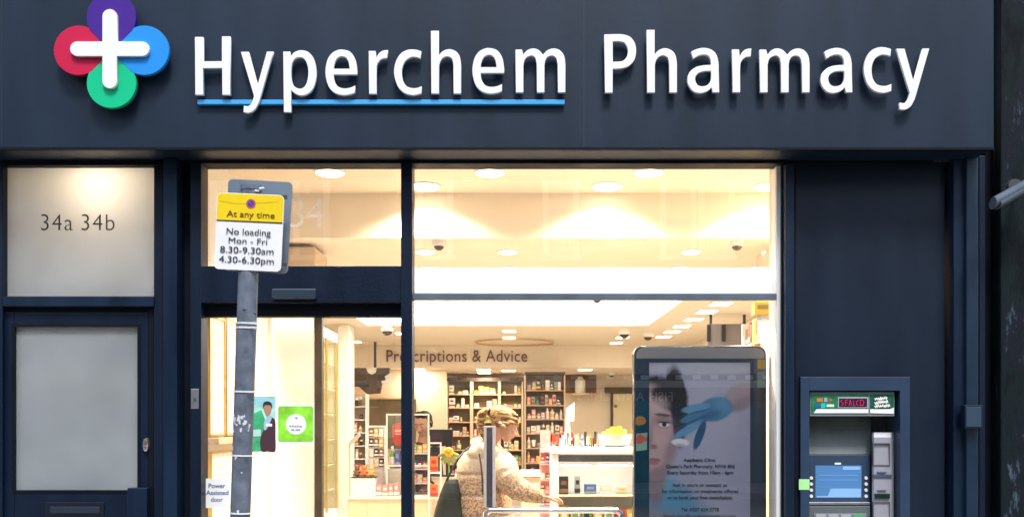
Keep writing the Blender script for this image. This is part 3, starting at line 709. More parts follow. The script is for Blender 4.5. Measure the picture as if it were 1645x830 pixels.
shape('man_hair', [smooth_blob([(422.5, 655), (423, 647), (429, 644), (436, 647), (437, 656), (434.5, 651), (428, 650), (425, 651)], q - .0015)], q - D0 - .0018, .001, mat('poster_hair', (.02, .015, .015), .6), p1)
shape('paper_in_hand', [pp([(400, 690), (419, 689), (419, 700), (400, 701)], q - .0015)], q - D0 - .0018, .001, mat('poster_pale', (.45, .7, .6), .6), p1)
shape('name_badge', [pp([(427, 679.5), (437, 680), (437, 684.5), (427, 684)], q - .0015)], q - D0 - .0018, .001, WHITE, p1)
p2 = thing('wall_poster', 'square bright green poster with a white disc on the glass beside the door edge', 'poster', W(475, 681, nd))
b = BM(); pbox(b, 445.5, 649, 507.5, 713, nd - .002, .002); obj('sheet', b, WHITE, p2)
q = nd - .003
shape('green_square', [prr(447, 652, 503, 709, q, 4)], q - D0, .001, mat('lime_green', (.22, .60, .03), .5, var=.45, scale=9), p2)
shape('white_disc', [circ(X(475.5, q), Z(681, q), 16.5 * q / F)], q - D0 - .001, .001, WHITE, p2)
for xa, xb, yy in ((465, 468, 684), (469, 472, 684), (473, 476, 684.5), (477, 480, 684), (481, 485, 684.5), (468, 473, 690), (475, 482, 690), (474, 478, 671)):
    bb = BM(); pbox(bb, xa, yy - 1.2, xb, yy + 1.0, q - .0025, .001); obj('small_wording', bb, mat('faint_grey_ink', (.25, .32, .30), .6), p2)
# ================================================================== SHOP INTERIOR
def yD(D): return D - D0
LX, LX2, RX = -2.02, -3.25, 3.3      # near left wall, far left wall, right wall
ZC1, ZC2, ZB = 3.25, 2.90, 2.49      # upper ceiling, lower ceiling, bulkhead underside
DF, DB, DE = 7.3, 17.4, 20.2         # ceiling step, bulkhead face, back wall
b = BM(); box(b, -3.4, 3.5, .1, yD(DE), -.03, .004)
struct('shop_floor', b, mat('floor_tile', (.55, .50, .43), .3, var=.06, scale=1.5))
b = BM(); box(b, LX - .12, RX, .125, yD(DF), ZC1, ZC1 + .1); struct('upper_ceiling', b, CEIL)
b = BM(); box(b, LX - .12, RX, yD(DF), yD(DF) + .1, ZC2, ZC1 + .1); struct('ceiling_step', b, CEIL)
# lower ceiling with an opening for the luminous raft
rx0, rx1, rd0, rd1 = -2.13, 2.0, 10.6, 13.75
b = BM()
box(b, -3.4, RX, yD(DF) + .101, yD(rd0), ZC2, ZC2 + .08); box(b, -3.4, RX, yD(rd1), yD(DB), ZC2, ZC2 + .08)
box(b, -3.4, rx0, yD(rd0), yD(rd1), ZC2, ZC2 + .08); box(b, rx1, RX, yD(rd0), yD(rd1), ZC2, ZC2 + .08)
struct('lower_ceiling', b, CEIL)
t = thing('luminous_ceiling_panel', 'very large bright white light panel set into the ceiling', 'ceiling light', ((rx0 + rx1) / 2, yD(12.1), ZC2))
b = BM(); box(b, rx0 + .001, rx1 - .001, yD(rd0) + .001, yD(rd1) - .001, ZC2 + .04, ZC2 + .07); obj('diffuser', b, emis('raft_light', (1, .93, .82), 5.7), t)
b = BM()
for a in ((rx0, rx1, yD(rd0) - .03, yD(rd0)), (rx0, rx1, yD(rd1), yD(rd1) + .03), (rx0 - .03, rx0, yD(rd0), yD(rd1)), (rx1, rx1 + .03, yD(rd0), yD(rd1))): box(b, *a, ZC2 - .006, ZC2 - .001)
obj('trim', b, WLAM, t)
b = BM(); box(b, -3.4, RX, yD(DB), yD(DE), ZB, ZC2 + .08); bh = struct('bulkhead', b, mat('bulkhead_paint', (.84, .73, .58), .75, var=.02))
ls = thing('wall_lettering', 'brown words Prescriptions & Advice on the cream bulkhead', 'sign', W(733, 572, DB))
me = text('word', 'Prescriptions & Advice', 621, 847, 580.5, 18.5, DB, mat('brown_letter', (.16, .06, .025), .5), ls, .03, .002, spacing=1.05)
# walls
b = BM(); box(b, LX - .12, LX, .1, yD(9.5), 0, ZC1); struct('side_wall', b, WHITEW)
b = BM(); box(b, LX2 - .1, LX - .121, yD(9.4), yD(9.5), 0, ZC2); struct('return_wall', b, WHITEW)
b = BM(); box(b, LX2 - .1, LX2, yD(9.5), yD(DE), 0, ZC2); struct('far_side_wall', b, CREAM)
b = BM(); box(b, RX, RX + .1, 0, yD(DE), 0, ZC1); struct('right_wall', b, CREAM)
b = BM(); box(b, -3.4, RX + .1, yD(DE), yD(DE) + .1, 0, ZC2); struct('back_wall', b, CREAM)
# machine room box behind the cash machine
b = BM(); box(b, 2.12, 2.2, .29, yD(8.1), 0, ZC1); box(b, 2.2, RX, yD(8.02), yD(8.1), 0, ZC1); box(b, X(1258, 6), 2.119, .29, .33, 0, ZC1); box(b, X(1258, 6), X(1264, 6), .142, .289, 0, 3.14)
struct('machine_room_wall', b, CREAM)
b = BM(); box(b, -4, 2.9, .10, .12, 3.14, 3.4); struct('window_head_wall', b, CREAM)
b = BM(); box(b, -4.2, 2.9, .1, yD(DE), 3.40, 3.5); box(b, 2.9, 3.5, .4, yD(DE), 3.40, 3.5); struct('floor_above', b, CREAM)

# ------------------------------------------------------------------ downlights and dome cameras
def dl(px, py, r, label, spot, zc=ZC1, size=R(120), D=None, group=None, blend=.7):
    D = D or (zc - EYE) * F / (HY - py)
    return down_light('downlight', label, 'ceiling light', (X(px, D), yD(D), zc), r, group, spot, size=size, blend=blend)
dl(530, 275, .10, 'round downlight above the transom beside the number 34', 30, D=6.68)
dl(787, 276, .10, 'round downlight high behind the window, second from the left in the front row', 30, D=6.68)
dl(1042, 276, .10, 'round downlight high behind the window, third from the left in the front row', 30, D=6.68)
dl(682, 303, .11, 'round downlight close to the ceiling step just right of the door mullion', 330, D=7.07, size=R(142), blend=.85)
dl(975, 303, .11, 'round downlight close to the ceiling step in the middle of the window', 330, D=7.07, size=R(142), blend=.85)
dl(1236, 303, .11, 'round downlight close to the ceiling step at the right end of the window', 330, D=7.07, size=R(142), blend=.85)
for px, lab in ((683, 'next to the dome camera by the mullion'), (816, 'alone in the middle of the window'), (1110, 'left of the right hand dome camera'), (1240, 'at the right end of the window')):
    dl(px, 403, .08, 'small downlight on the lower ceiling ' + lab, 38, ZC2)
for px, lab in ((688, 'leftmost of the row touching the white light strip'), (817, 'second of the row touching the white light strip'), (1092, 'third of the row touching the white light strip'), (1217, 'rightmost of the row touching the white light strip')):
    dl(px, 429, .08, 'small downlight, ' + lab, 38, ZC2)
def dome(px, py, s, label, zc=ZC2, D=None):
    D = D or (zc - EYE) * F / (HY - py)
    c = Vector((X(px, D), yD(D), zc)); t = thing('dome_camera', label, 'security camera', c)
    bb = BM(); lathe(bb, c, [(s, 0), (s, -s * .55), (s * .92, -s * .75), (s * .75, -s * .8)], 24); obj('housing', bb, WLAM, t, True)
    bb = BM(); ball(bb, c + Vector((0, 0, -s * .78)), (s * .74, s * .74, s * .62), 20, 12); obj('lens_dome', bb, mat('smoked_dome', (.05, .03, .02), .12), t, True)
dome(705, 385, .055, 'dome camera hanging near the top of the display window beside the mullion', D=7.42)
dome(1184, 385, .055, 'dome camera hanging near the top right of the display window', D=7.42)
dome(622, 524, .10, 'dome camera on the ceiling seen through the door above the word Prescriptions', D=13.9)
dome(959, 479, .065, 'dome camera just under the grey transom in the middle of the window', D=10.55)
dome(1003, 531, .10, 'dome camera on the far ceiling, left one of the two beyond the light panel', D=14.4)
dome(1041, 536, .09, 'dome camera on the far ceiling, right one of the two beyond the light panel', D=14.9)
dome(983, 604, .07, 'dome camera over the back room door', ZB, D=19.0)
def rect_light(c, w_, d_, label, e=8, group=None, yaw=0):
    t = thing('panel_light', label, 'ceiling light', c, group)
    bb = BM(); box(bb, c[0] - w_ / 2 - .015, c[0] + w_ / 2 + .015, c[1] - d_ / 2 - .015, c[1] + d_ / 2 + .015, c[2] - .008, c[2] - .001, .001); obj('frame', bb, WLAM, t)
    bb = BM(); box(bb, c[0] - w_ / 2, c[0] + w_ / 2, c[1] - d_ / 2, c[1] + d_ / 2, c[2] - .012, c[2] - .009); obj('diffuser', bb, LAMP, t)
for i, (px, py) in enumerate(((1152, 487), (1136, 500), (1121, 512), (1109, 523), (1097, 532), (1087, 540))):
    D = (ZC2 - EYE) * F / (HY - py); rect_light((2.52, yD(D), ZC2), .22, .30, 'slim square light, ' + ORD[i] + ' from the street in the receding row on the right')
for i, (px, py) in enumerate(((1000, 541), (990, 550), (983, 558))):
    D = (ZC2 - EYE) * F / (HY - py); rect_light((X(px, D), yD(D), ZC2), .20, .24, 'square light of the short diagonal row beyond the light panel, ' + ('nearest one', 'middle one', 'farthest one')[i])
for i, (px, py) in enumerate(((818, 531), (818, 541))):
    D = (ZC2 - EYE) * F / (HY - py); rect_light((X(px, D), yD(D), ZC2), .20, .22, ('upper', 'lower')[i] + ' of the two small square lights above the ceiling ring')
for i, (px, py, lab) in enumerate(((648, 535, 'square light beside the dome camera above the word Prescriptions'), (568, 548, 'square light on the far left ceiling, upper of two'), (572, 557, 'square light on the far left ceiling, lower of two'))):
    D = (ZC2 - EYE) * F / (HY - py); rect_light((X(px, D), yD(D), ZC2), .22, .3, lab)
for i, (px, D, lab) in enumerate(((671, 17.75, 'light under the bulkhead below the word Prescriptions'), (777, 17.9, 'light under the bulkhead in front of the shelves, near one of the pair'), (778, 19.0, 'light under the bulkhead in front of the shelves, far one of the pair'), (817, 18.2, 'light under the bulkhead beside the wide shelving bay'), (940, 17.9, 'light under the bulkhead near the back room'))):
    rect_light((X(px, D), yD(D), ZB), .26, .34, lab)
    l = bpy.data.lights.new('lamp', 'AREA'); l.energy = 13; l.color = (1, .83, .62); l.size = .25; o = bpy.data.objects.new('lamp', l); COL.objects.link(o); o.parent = bpy.data.objects[[x.name for x in COL.objects if x.name.startswith('panel_light')][-1]]; o.location = (0, 0, -.03)
# ceiling ring
t = thing('ceiling_ring', 'large thin brass ring fixed below the ceiling above the word Advice', 'ceiling ring', (X(827, 16.4), yD(16.4), ZC2 - .01))
b = BM()
bmesh.ops.create_circle(b, segments=8, radius=.014, matrix=Matrix.Translation((.68, 0, 0)) @ Matrix.Rotation(R(90), 4, 'X'))
bmesh.ops.spin(b, geom=b.verts[:] + b.edges[:], cent=(0, 0, 0), axis=(0, 0, 1), angle=R(360), steps=48, use_merge=True)
for v in b.verts: v.co += Vector((X(827, 16.4), yD(16.4), ZC2 - .03))
obj('ring', b, mat('ring_brown', (.6, .38, .2), .4, .3), t, True)
b = BM()
for a in range(4): p = Vector((X(827, 16.4) + .68 * math.cos(a * 1.57), yD(16.4) + .68 * math.sin(a * 1.57), ZC2 - .03)); tube(b, p, p + Vector((0, 0, .03)), .008, n=8)
obj('hanger', b, WLAM, t)
# box on the wall behind the number 34
t = thing('air_unit', 'beige box unit near the ceiling behind the top of the parking sign', 'air unit', W(480, 425, 7.7))
b = BM(); pbox(b, 430, 396, 506, 440, 7.5, .5, .01); obj('casing', b, mat('air_unit_beige', (.66, .52, .37), .5), t)
b = BM(); pbox(b, 436, 428, 500, 434, 7.495, .02, .001); obj('grille', b, WOOD, t)

# ------------------------------------------------------------------ leaflet boards on the near left wall
def grid_mat():
    m = bpy.data.materials.new('leaflet_grid'); m.use_nodes = True; t = m.node_tree; p = t.nodes['Principled BSDF']
    ge = t.nodes.new('ShaderNodeNewGeometry'); mp = t.nodes.new('ShaderNodeMapping'); mp.inputs['Rotation'].default_value = (0, R(90), R(90))
    sp = t.nodes.new('ShaderNodeSeparateXYZ'); cb = t.nodes.new('ShaderNodeCombineXYZ')
    t.links.new(ge.outputs['Position'], sp.inputs[0]); t.links.new(sp.outputs['Y'], cb.inputs['X']); t.links.new(sp.outputs['Z'], cb.inputs['Y'])
    br = t.nodes.new('ShaderNodeTexBrick'); br.inputs['Scale'].default_value = 1; br.inputs['Brick Width'].default_value = .1; br.inputs['Row Height'].default_value = .075
    br.offset = 0; br.inputs['Mortar Size'].default_value = .012; br.inputs['Color1'].default_value = (.72, .76, .62, 1); br.inputs['Color2'].default_value = (.78, .62, .60, 1); br.inputs['Mortar'].default_value = (.86, .83, .74, 1)
    t.links.new(cb.outputs[0], br.inputs['Vector']); t.links.new(br.outputs['Color'], p.inputs['Base Color']); p.inputs['Roughness'].default_value = .5
    return m
GRID = grid_mat()
def side_panel(name, label, cat, D_a, D_b, z0, z1, face, edge=GOLD, th=.02):
    x0 = LX + .002
    t = thing(name, label, cat, (x0, yD((D_a + D_b) / 2), z0))
    bb = BM(); box(bb, x0, x0 + th, yD(D_a), yD(D_b), z0, z1, .002); obj('board', bb, face, t)
    bb = BM()
    for y_ in (yD(D_a) - .012, yD(D_b)): box(bb, x0, x0 + th + .008, y_, y_ + .012, z0, z1)
    for z_ in (z0 - .012, z1): box(bb, x0, x0 + th + .008, yD(D_a), yD(D_b), z_, z_ + .012)
    obj('edge_trim', bb, edge, t); return t
side_panel('leaflet_board', 'tall pale board of small printed squares just inside the door, nearest the glass', 'notice board', 6.17, 6.48, Z(697, 6.2), 2.16, GRID)
side_panel('leaflet_board', 'tall pinkish board of printed squares, second from the glass and left of the pole', 'notice board', 6.53, 6.75, Z(697, 6.5), 2.18, GRID)
side_panel('lower_board', 'pale lower board under the narrow wooden ledge beside the door', 'notice board', 6.2, 6.75, .1, Z(727, 6.4), GRID)
b = BM(); box(b, LX + .002, LX + .09, yD(6.15), yD(6.85), Z(712, 6.4), Z(702, 6.4), .004); o = obj('wall_ledge', b, WOOD, origin=(LX, yD(6.5), Z(707, 6.4))); tag(o, 'narrow pale wooden ledge between the leaflet boards and the lower board', 'ledge')
side_panel('white_wall_panel', 'wide plain white wall panel behind the green poster', 'wall panel', 7.75, 9.42, .05, 2.60, mat('gloss_white_panel', (.88, .87, .84), .3), WLAM)

# ------------------------------------------------------------------ tall display cabinet at the left with brass posts
t = thing('glass_display_cabinet', 'tall display cabinet with brass posts and glass shelves inside the doorway', 'display cabinet', (-2.45, yD(11.2), 0))
cx0, cx1, cy0, cy1 = -2.95, -2.28, yD(10.9), yD(12.2)
b = BM(); box(b, cx0, cx0 + .03, cy0, cy1, .1, 2.5); obj('back_panel', b, mat('mirror_olive', (.42, .38, .14), .35, .2, var=.4, scale=3), t)
b = BM(); box(b, cx0, cx1, cy0, cy1, 0, .35, .004); obj('plinth', b, WLAM, t)
b = BM(); box(b, cx0, cx1, cy0, cy1, 2.5, 2.62, .004); obj('canopy', b, WLAM, t)
for y_ in (cy0, (cy0 + cy1) / 2, cy1 - .03):
    b = BM(); box(b, cx1 - .03, cx1, y_, y_ + .03, .35, 2.5, .002); obj('post', b, GOLD, t)
SHG = mat('pale_glass_shelf', (.55, .62, .42), .1)
for i in range(6):
    z_ = .6 + i * .32; b = BM(); box(b, cx0 + .03, cx1 - .035, cy0 + .01, cy1 - .04, z_, z_ + .012); obj('shelf', b, SHG, t)
b = BM(); box(b, cx0, cx1 - .04, cy1 - .012, cy1, .35, 2.5); obj('end_panel', b, mat('end_cream', (.8, .72, .5), .5), t)
t = thing('white_column', 'white square column standing behind the brass display cabinet', 'column', (-2.5, yD(14), 0))
b = BM(); box(b, X(543, 13.6), X(560, 13.6), yD(13.6), yD(14.1), 0, ZC2 - .002, .006); obj('shaft', b, mat('column_white', (.82, .76, .66), .6), t)
b = BM(); box(b, X(541, 13.6), X(562, 13.6), yD(13.58), yD(14.12), 0, .12, .004); obj('base', b, WLAM, t)

# ------------------------------------------------------------------ products
PROT = {}
PAL = {'cream': (.80, .70, .55), 'white': (.84, .80, .76), 'pink': (.80, .32, .30), 'red': (.62, .05, .04), 'orange': (.85, .22, .04), 'yellow': (.85, .58, .06), 'green': (.20, .38, .10),
       'blue': (.07, .14, .42), 'teal': (.05, .35, .35), 'black': (.03, .025, .025), 'brown': (.25, .11, .04), 'grey': (.35, .36, .38), 'lilac': (.45, .35, .6), 'gold': (.75, .5, .15)}
def pm(c): return mat('product_' + c, PAL[c], .4, var=.12, scale=30)
def proto(kind, c1, c2):
    k_ = (kind, c1, c2)
    if k_ in PROT: return PROT[k_]
    b = BM()
    if kind == 'box':      # unit box with a printed band and a small logo block
        box(b, -.5, .5, -.5, .5, 0, 1, .012, 0, 1); box(b, -.505, .505, -.51, .51, .12, .34, 0, 1); box(b, -.3, .28, -.515, -.49, .55, .78, 0, 1)
    elif kind == 'bottle':
        lathe(b, (0, 0, 0), [(.42, 0), (.5, .03), (.5, .62), (.44, .70), (.2, .77), (.18, .80)], 14, 0); lathe(b, (0, 0, 0), [(.22, .80), (.24, .81), (.24, .97), (.2, 1)], 12, 1); lathe(b, (0, 0, 0), [(.5, .18), (.51, .19), (.51, .52), (.5, .53)], 14, 1)
    elif kind == 'tube':
        loft(b, [((0, 0, .16), (.32, 0, 0), (0, .32, 0)), ((0, 0, .5), (.42, 0, 0), (0, .3, 0)), ((0, 0, .9), (.48, 0, 0), (0, .12, 0)), ((0, 0, 1), (.5, 0, 0), (0, .04, 0))], 14, 0); lathe(b, (0, 0, 0), [(.3, 0), (.33, .02), (.33, .17), (.3, .18)], 12, 1)
    elif kind == 'jar':
        lathe(b, (0, 0, 0), [(.45, 0), (.5, .05), (.5, .62), (.44, .68)], 16, 0); lathe(b, (0, 0, 0), [(.49, .68), (.51, .70), (.51, .96), (.47, 1)], 16, 1)
    me = bpy.data.meshes.new(kind); bmesh.ops.recalc_face_normals(b, faces=b.faces[:]); b.to_mesh(me); b.free()
    if kind != 'box':
        for p in me.polygons: p.use_smooth = True
        me.set_sharp_from_angle(angle=R(40))
    me.materials.append(pm(c1)); me.materials.append(pm(c2)); PROT[k_] = me; return me
NM = {'box': 'medicine_box', 'bottle': 'bottle', 'tube': 'tube', 'jar': 'jar'}
def prod(kind, c1, c2, loc, w_, d_, h_, label, cat, group=None, yaw=0, name=None):
    o = bpy.data.objects.new(name or NM[kind], proto(kind, c1, c2)); COL.objects.link(o)
    o.location = loc; o.scale = (w_, d_, h_); o.rotation_euler.z = yaw
    return tag(o, label, cat, group)
CATN = {'box': 'box', 'bottle': 'bottle', 'tube': 'tube', 'jar': 'jar'}
def fill_row(px0, px1, py, D, cols, kinds, hmin, hmax, wmin, wmax, labelf, group, rr, density=1., dd=.08):
    x_ = X(px0, D) + .02; x1 = X(px1, D) - .02; z_ = Z(py, D)
    while x_ < x1 - wmin:
        w_ = rr.uniform(wmin, wmax); w_ = min(w_, x1 - x_)
        if rr.random() > density: x_ += w_ * 1.1; continue
        k_ = rr.choice(kinds); h_ = rr.uniform(hmin, hmax); c1 = rr.choice(cols); c2 = rr.choice([c for c in ('white', 'cream', 'brown', 'pink', 'gold', 'cream', 'green') if c != c1])
        prod(k_, c1, c2, (x_ + w_ / 2, yD(D) + .05 + rr.uniform(0, .05), z_ + .002), w_ * .94, min(dd, w_ * .9) if k_ != 'box' else dd, h_, labelf(c1, k_), CATN[k_], group)
        x_ += w_ + rr.uniform(.002, .02)

# ------------------------------------------------------------------ back shelving (three bays) and the wide right hand bay
SHW = mat('shelf_wood', (.66, .46, .32), .5, var=.08, scale=6)
SHB = mat('shelf_back', (.30, .24, .12), .6, var=.2, scale=3)
def shelf_unit(label, D, bays, boards, depth, top, back=SHB, wood=SHW, thick=1.6, up=2.2):
    xa, xb = bays[0][0], bays[-1][1]
    t = thing('shelving_unit', label, 'shelving', (X((xa + xb) / 2, D), yD(D), 0))
    for i, (a, c_) in enumerate(bays):
        if i == 0:
            bb = BM(); box(bb, X(a - up, D), X(a, D), yD(D), yD(D) + depth, 0, Z(top, D), .002); obj('upright', bb, wood, t)
        nx = bays[i + 1][0] if i + 1 < len(bays) else c_ + up
        bb = BM(); box(bb, X(c_, D), X(nx, D), yD(D), yD(D) + depth, 0, Z(top, D), .002); obj('upright', bb, wood, t)
        for py in boards:
            bb = BM(); box(bb, X(a, D), X(c_, D), yD(D) + .003, yD(D) + depth - .021, Z(py + thick, D), Z(py, D), .001); obj('shelf', bb, wood, t)
    bb = BM(); box(bb, X(xa, D), X(xb, D), yD(D) + depth - .02, yD(D) + depth, 0, Z(top, D)); obj('back_panel', bb, back, t)
    return t
rr = random.Random(5)
D = 19.3
boards = [632.5, 654, 677, 699, 722, 745, 768, 790]
bays = [(719.5, 755), (760, 800), (804.5, 838)]
t = shelf_unit('tall three bay pharmacy shelving along the back wall', D, bays, boards, .42, 612)
b = BM(); box(b, X(717, D), X(841, D), yD(D) - .01, yD(D) + .3, Z(612, D), Z(606, D)); obj('pelmet', b, WOODD, t)
bn = ['left bay', 'middle bay', 'right bay']; rn = ['top', 'second', 'third', 'fourth', 'fifth', 'sixth', 'seventh']
for bi, (a, c_) in enumerate(bays):
    for ri, py in enumerate(boards[:7]):
        cols = ['cream', 'white', 'cream', 'pink', 'white', 'green'] if not (bi == 1 and ri == 0) else ['yellow', 'yellow', 'orange']
        cols = cols if ri != 2 else ['cream', 'green', 'white']
        fill_row(a, c_, py, D, cols, ['box', 'box', 'box', 'bottle'] if (bi, ri) != (1, 0) else ['box'], .05, .20, .035, .14,
                 lambda c, k: f'{c} {k} on the {rn[ri]} shelf, {bn[bi]} of the back shelving', f'packs on the {rn[ri]} shelf of the {bn[bi]}', rr, .78)
D = 17.0
boards = [626, 650, 672.5, 695.5, 719, 743, 768]
t = shelf_unit('wide open shelving bay right of the three back bays', D, [(845, 906)], boards, .4, 602, mat('shelf_back_grey', (.36, .31, .26), .6))
b = BM(); box(b, X(843, D), X(908, D), yD(D) - .01, yD(D) + .3, Z(602, D), Z(597, D)); obj('pelmet', b, WOODD, t)
for ri, py in enumerate(boards):
    cols = [['black', 'grey', 'white'], ['black', 'grey', 'pink'], ['white', 'pink', 'white'], ['pink', 'cream', 'white'], ['white', 'pink', 'lilac'], ['pink', 'red', 'yellow'], ['white', 'pink', 'pink']][ri]
    kinds = [['box'], ['box'], ['bottle', 'bottle', 'box'], ['box', 'bottle'], ['bottle', 'tube'], ['box', 'bottle'], ['box']][ri]
    fill_row(845, 906, py, D, cols, kinds, .09, .2, .05, .09, lambda c, k: f'{c} {k} on the {rn[ri]} shelf of the wide right hand bay', f'goods on the {rn[ri]} shelf of the wide bay', rr, .95)

# partition wall, dark panel, till screens at the back
b = BM(); box(b, X(556, 18), X(717, 18), yD(18), yD(18.15), 0, ZB); struct('partition_wall', b, mat('partition_paint', (.80, .62, .46), .75, var=.02))
t = thing('dark_wall_board', 'wide olive brown board on the back partition behind the red sign', 'wall board', W(620, 672, 17.6))
b = BM(); pbox(b, 587, 640, 668, 720, 17.9, .06, .004); obj('board', b, mat('olive_board', (.15, .10, .045), .6, var=.25, scale=4), t)
b = BM(); pbox(b, 585, 638, 670, 640.5, 17.88, .08, .002); obj('top_rail', b, WOOD, t)
# suspended dark unit
t = thing('hanging_screen', 'dark ceiling hung screen unit at the back left below the bulkhead', 'screen', W(590, 600, 16.5))
HS = mat('hanging_dark', (.09, .06, .04), .5, var=.3, scale=6)
shape('screen_body', [pp([(560, 590.5), (626, 590.5), (624, 612), (614, 612), (610, 631), (590, 633), (578, 622), (560, 612)], 16.5)], yD(16.5), .12, HS, t, .004)
shape('speaker_cone', [pp([(588, 590), (605, 590), (603, 598), (597, 601), (591, 598)], 16.45)], yD(16.44), .05, WLAM, t, .004)
shape('white_bracket', [pp([(618, 604), (629, 598), (630, 612), (613, 615), (613, 611), (620, 610)], 16.44)], yD(16.42), .04, WHITE, t, .004)
b = BM(); ball(b, W(563, 619, 16.4), (.04, .04, .04)); tube(b, W(563, 619, 16.4), W(592, 619, 16.5), .02); obj('camera_arm', b, BLACK, t)
b = BM(); box(b, X(600, 16.5), X(604, 16.5), yD(16.5) + .03, yD(16.5) + .07, Z(591, 16.5), ZC2 - .002); obj('ceiling_rod', b, DGREY, t)

# back room: dark hatch with white bottle, header, door
t = thing('dark_hatch', 'dark brown recess in the back wall with a pale water bottle in front', 'hatch', W(930, 614, 19.4))
b = BM(); pbox(b, 907, 598, 958, 631, 19.9, .04, .004); obj('recess_board', b, mat('hatch_brown', (.16, .085, .04), .5, var=.2, scale=5), t)
b = BM(); pbox(b, 905, 631, 960, 634, 19.86, .08, .003); obj('ledge', b, WOOD, t)
b = BM(); c = W(932, 631, 19.6); lathe(b, c, [(.10, .0), (.11, .02), (.11, .26), (.05, .32), (.045, .35)], 18); o = obj('water_bottle', b, mat('cloudy_plastic', (.75, .78, .72), .3), smooth=True, origin=c); tag(o, 'large pale water bottle standing in front of the dark hatch', 'bottle')
for v in ((c + Vector((0, 0, -.01))),):
    b = BM(); box(b, v.x - .16, v.x + .16, v.y - .16, yD(19.9), v.z - .03, v.z + .008, .003); o = obj('bottle_shelf', b, WOOD, origin=v); tag(o, 'small bracket shelf carrying the pale water bottle', 'shelf')
t = thing('back_room_door', 'pale yellow door with a round knob under a dark header at the back', 'door', W(1010, 680, 20))
b = BM(); box(b, X(985, 20.1), X(1046, 20.1), yD(20.1), yD(20.15), 0, Z(632, 20.1), .003); lf = obj('door_leaf', b, mat('door_pale', (.78, .72, .50), .5), t)
b = BM(); pbox(b, 972, 621.5, 1060, 631, 20.05, .14, .004); obj('header', b, WOODD, t)
b = BM(); box(b, X(981, 20.1), X(984.6, 20.1), yD(20.08), yD(20.17), 0, Z(631.2, 20.1), .002); obj('door_frame', b, WOODD, t)
b = BM(); c = W(989, 652, 20.08); ball(b, c, (.035, .04, .035)); tube(b, c, c + Vector((0, .05, 0)), .012); obj('handle', b, mat('knob_brass', (.4, .28, .12), .3, .6), lf, True)
t = thing('grey_side_panel', 'grey hanging panel with two black upright bars near the right wall above the totem', 'panel', W(1172, 540, 12.4))
b = BM(); pbox(b, 1138, 520, 1200, 600, 12.4, .06, .004); obj('panel', b, mat('panel_mauve_grey', (.20, .18, .19), .5), t)
for px in (1136, 1160):
    b = BM(); pbox(b, px, 521, px + 6, 548, 12.36, .03, .003); obj('bar', b, BLACK, t)
b = BM(); pbox(b, 1140, 470, 1144, 519.9, 12.42, .03); pbox(b, 1194, 470, 1198, 519.9, 12.42, .03)
for v in b.verts: v.co.z = min(v.co.z, ZC2 - .002)
obj('hanger', b, DGREY, t)
# right edge display: gold posts fixed to the machine room wall
xw = 2.118
t = thing('brass_edged_display', 'slim display rack with brass posts at the right edge of the window beyond the totem', 'display rack', (2.05, yD(7.7), 0))
b = BM(); box(b, xw - .012, xw, yD(7.35), yD(8.05), .1, 2.3); obj('back_panel', b, mat('rack_cream', (.74, .60, .40), .5), t)
for D_, m_ in ((7.36, WLAM), (7.62, GOLD), (7.98, WLAM)):
    b = BM(); box(b, xw - .15, xw - .013, yD(D_), yD(D_) + .03, .1, 2.3, .002); obj('post', b, m_, t)
for i in range(7):
    z_ = .3 + i * .3; b = BM(); box(b, xw - .14, xw - .013, yD(7.395), yD(7.975), z_, z_ + .015); obj('shelf', b, WLAM, t)
rr = random.Random(9)
for i in range(7):
    y_ = 7.44
    while y_ < 7.93:
        w_ = rr.uniform(.05, .08); c1 = rr.choice(['brown', 'cream', 'pink', 'gold', 'red'])
        prod('box', c1, rr.choice(['white', 'black', 'gold']), (xw - .08, yD(y_) + w_ / 2, .315 + i * .3), .09, w_, rr.uniform(.12, .2), f'{c1} box on the {ORD[i]} shelf up of the brass edged rack', 'box', f'boxes on the {ORD[i]} shelf up of the brass edged rack'); y_ += w_ + .015
t = thing('yellow_sign_box', 'yellow and dark sign box high in the top right corner of the lower window', 'sign', W(1232, 500, 7.2))
b = BM(); pbox(b, 1213, 484, 1254, 505, 7.0, .12, .003); obj('box_body', b, mat('mustard_yellow', (.36, .25, .01), .4, var=.15), t)
b = BM(); pbox(b, 1217, 489, 1254, 496, 6.995, .01, .001); obj('dark_band', b, mat('band_olive', (.12, .10, .02), .5), t)
b = BM(); pbox(b, 1221, 505, 1254, 513, 7.02, .10, .002); obj('grey_band', b, mat('band_grey', (.3, .3, .32), .5), t)
b = BM(); box(b, X(1254, 7.0), 2.119, yD(7.04), yD(7.08), Z(500, 7), Z(490, 7)); obj('bracket', b, DGREY, t)
# ------------------------------------------------------------------ advertising totem in the window
TD = 6.28
tt = thing('advert_totem', 'tall dark rounded advertising totem showing a clinic poster inside the window', 'advertising display', (X(1124, TD), yD(TD) + .08, 0))
gt = HY + EYE * F / TD
me_body = shape('body', [prr(1018.5, 555, 1231.5, gt - 8, TD, 14)], yD(TD), .11, mat('totem_navy', (.014, .026, .045), .18, coat=.4, var=.2, scale=3), tt, .008)
shape('top_reflection_band', [pp([(1022, 575.5), (1022, 567), (1026, 561), (1033, 558), (1216, 558), (1224, 561), (1228, 567), (1228, 575.5)], TD - .003)], yD(TD) - .004, .006, mat('totem_top_reflection', (.16, .17, .19), .35, var=.1, scale=3), tt, .001)  # paler band: reflection of the building opposite put into the colour
b = BM(); pbox(b, 1010, gt - 8, 1240, gt - 1, TD - .05, .25, .01); obj('base', b, DGREY, tt)
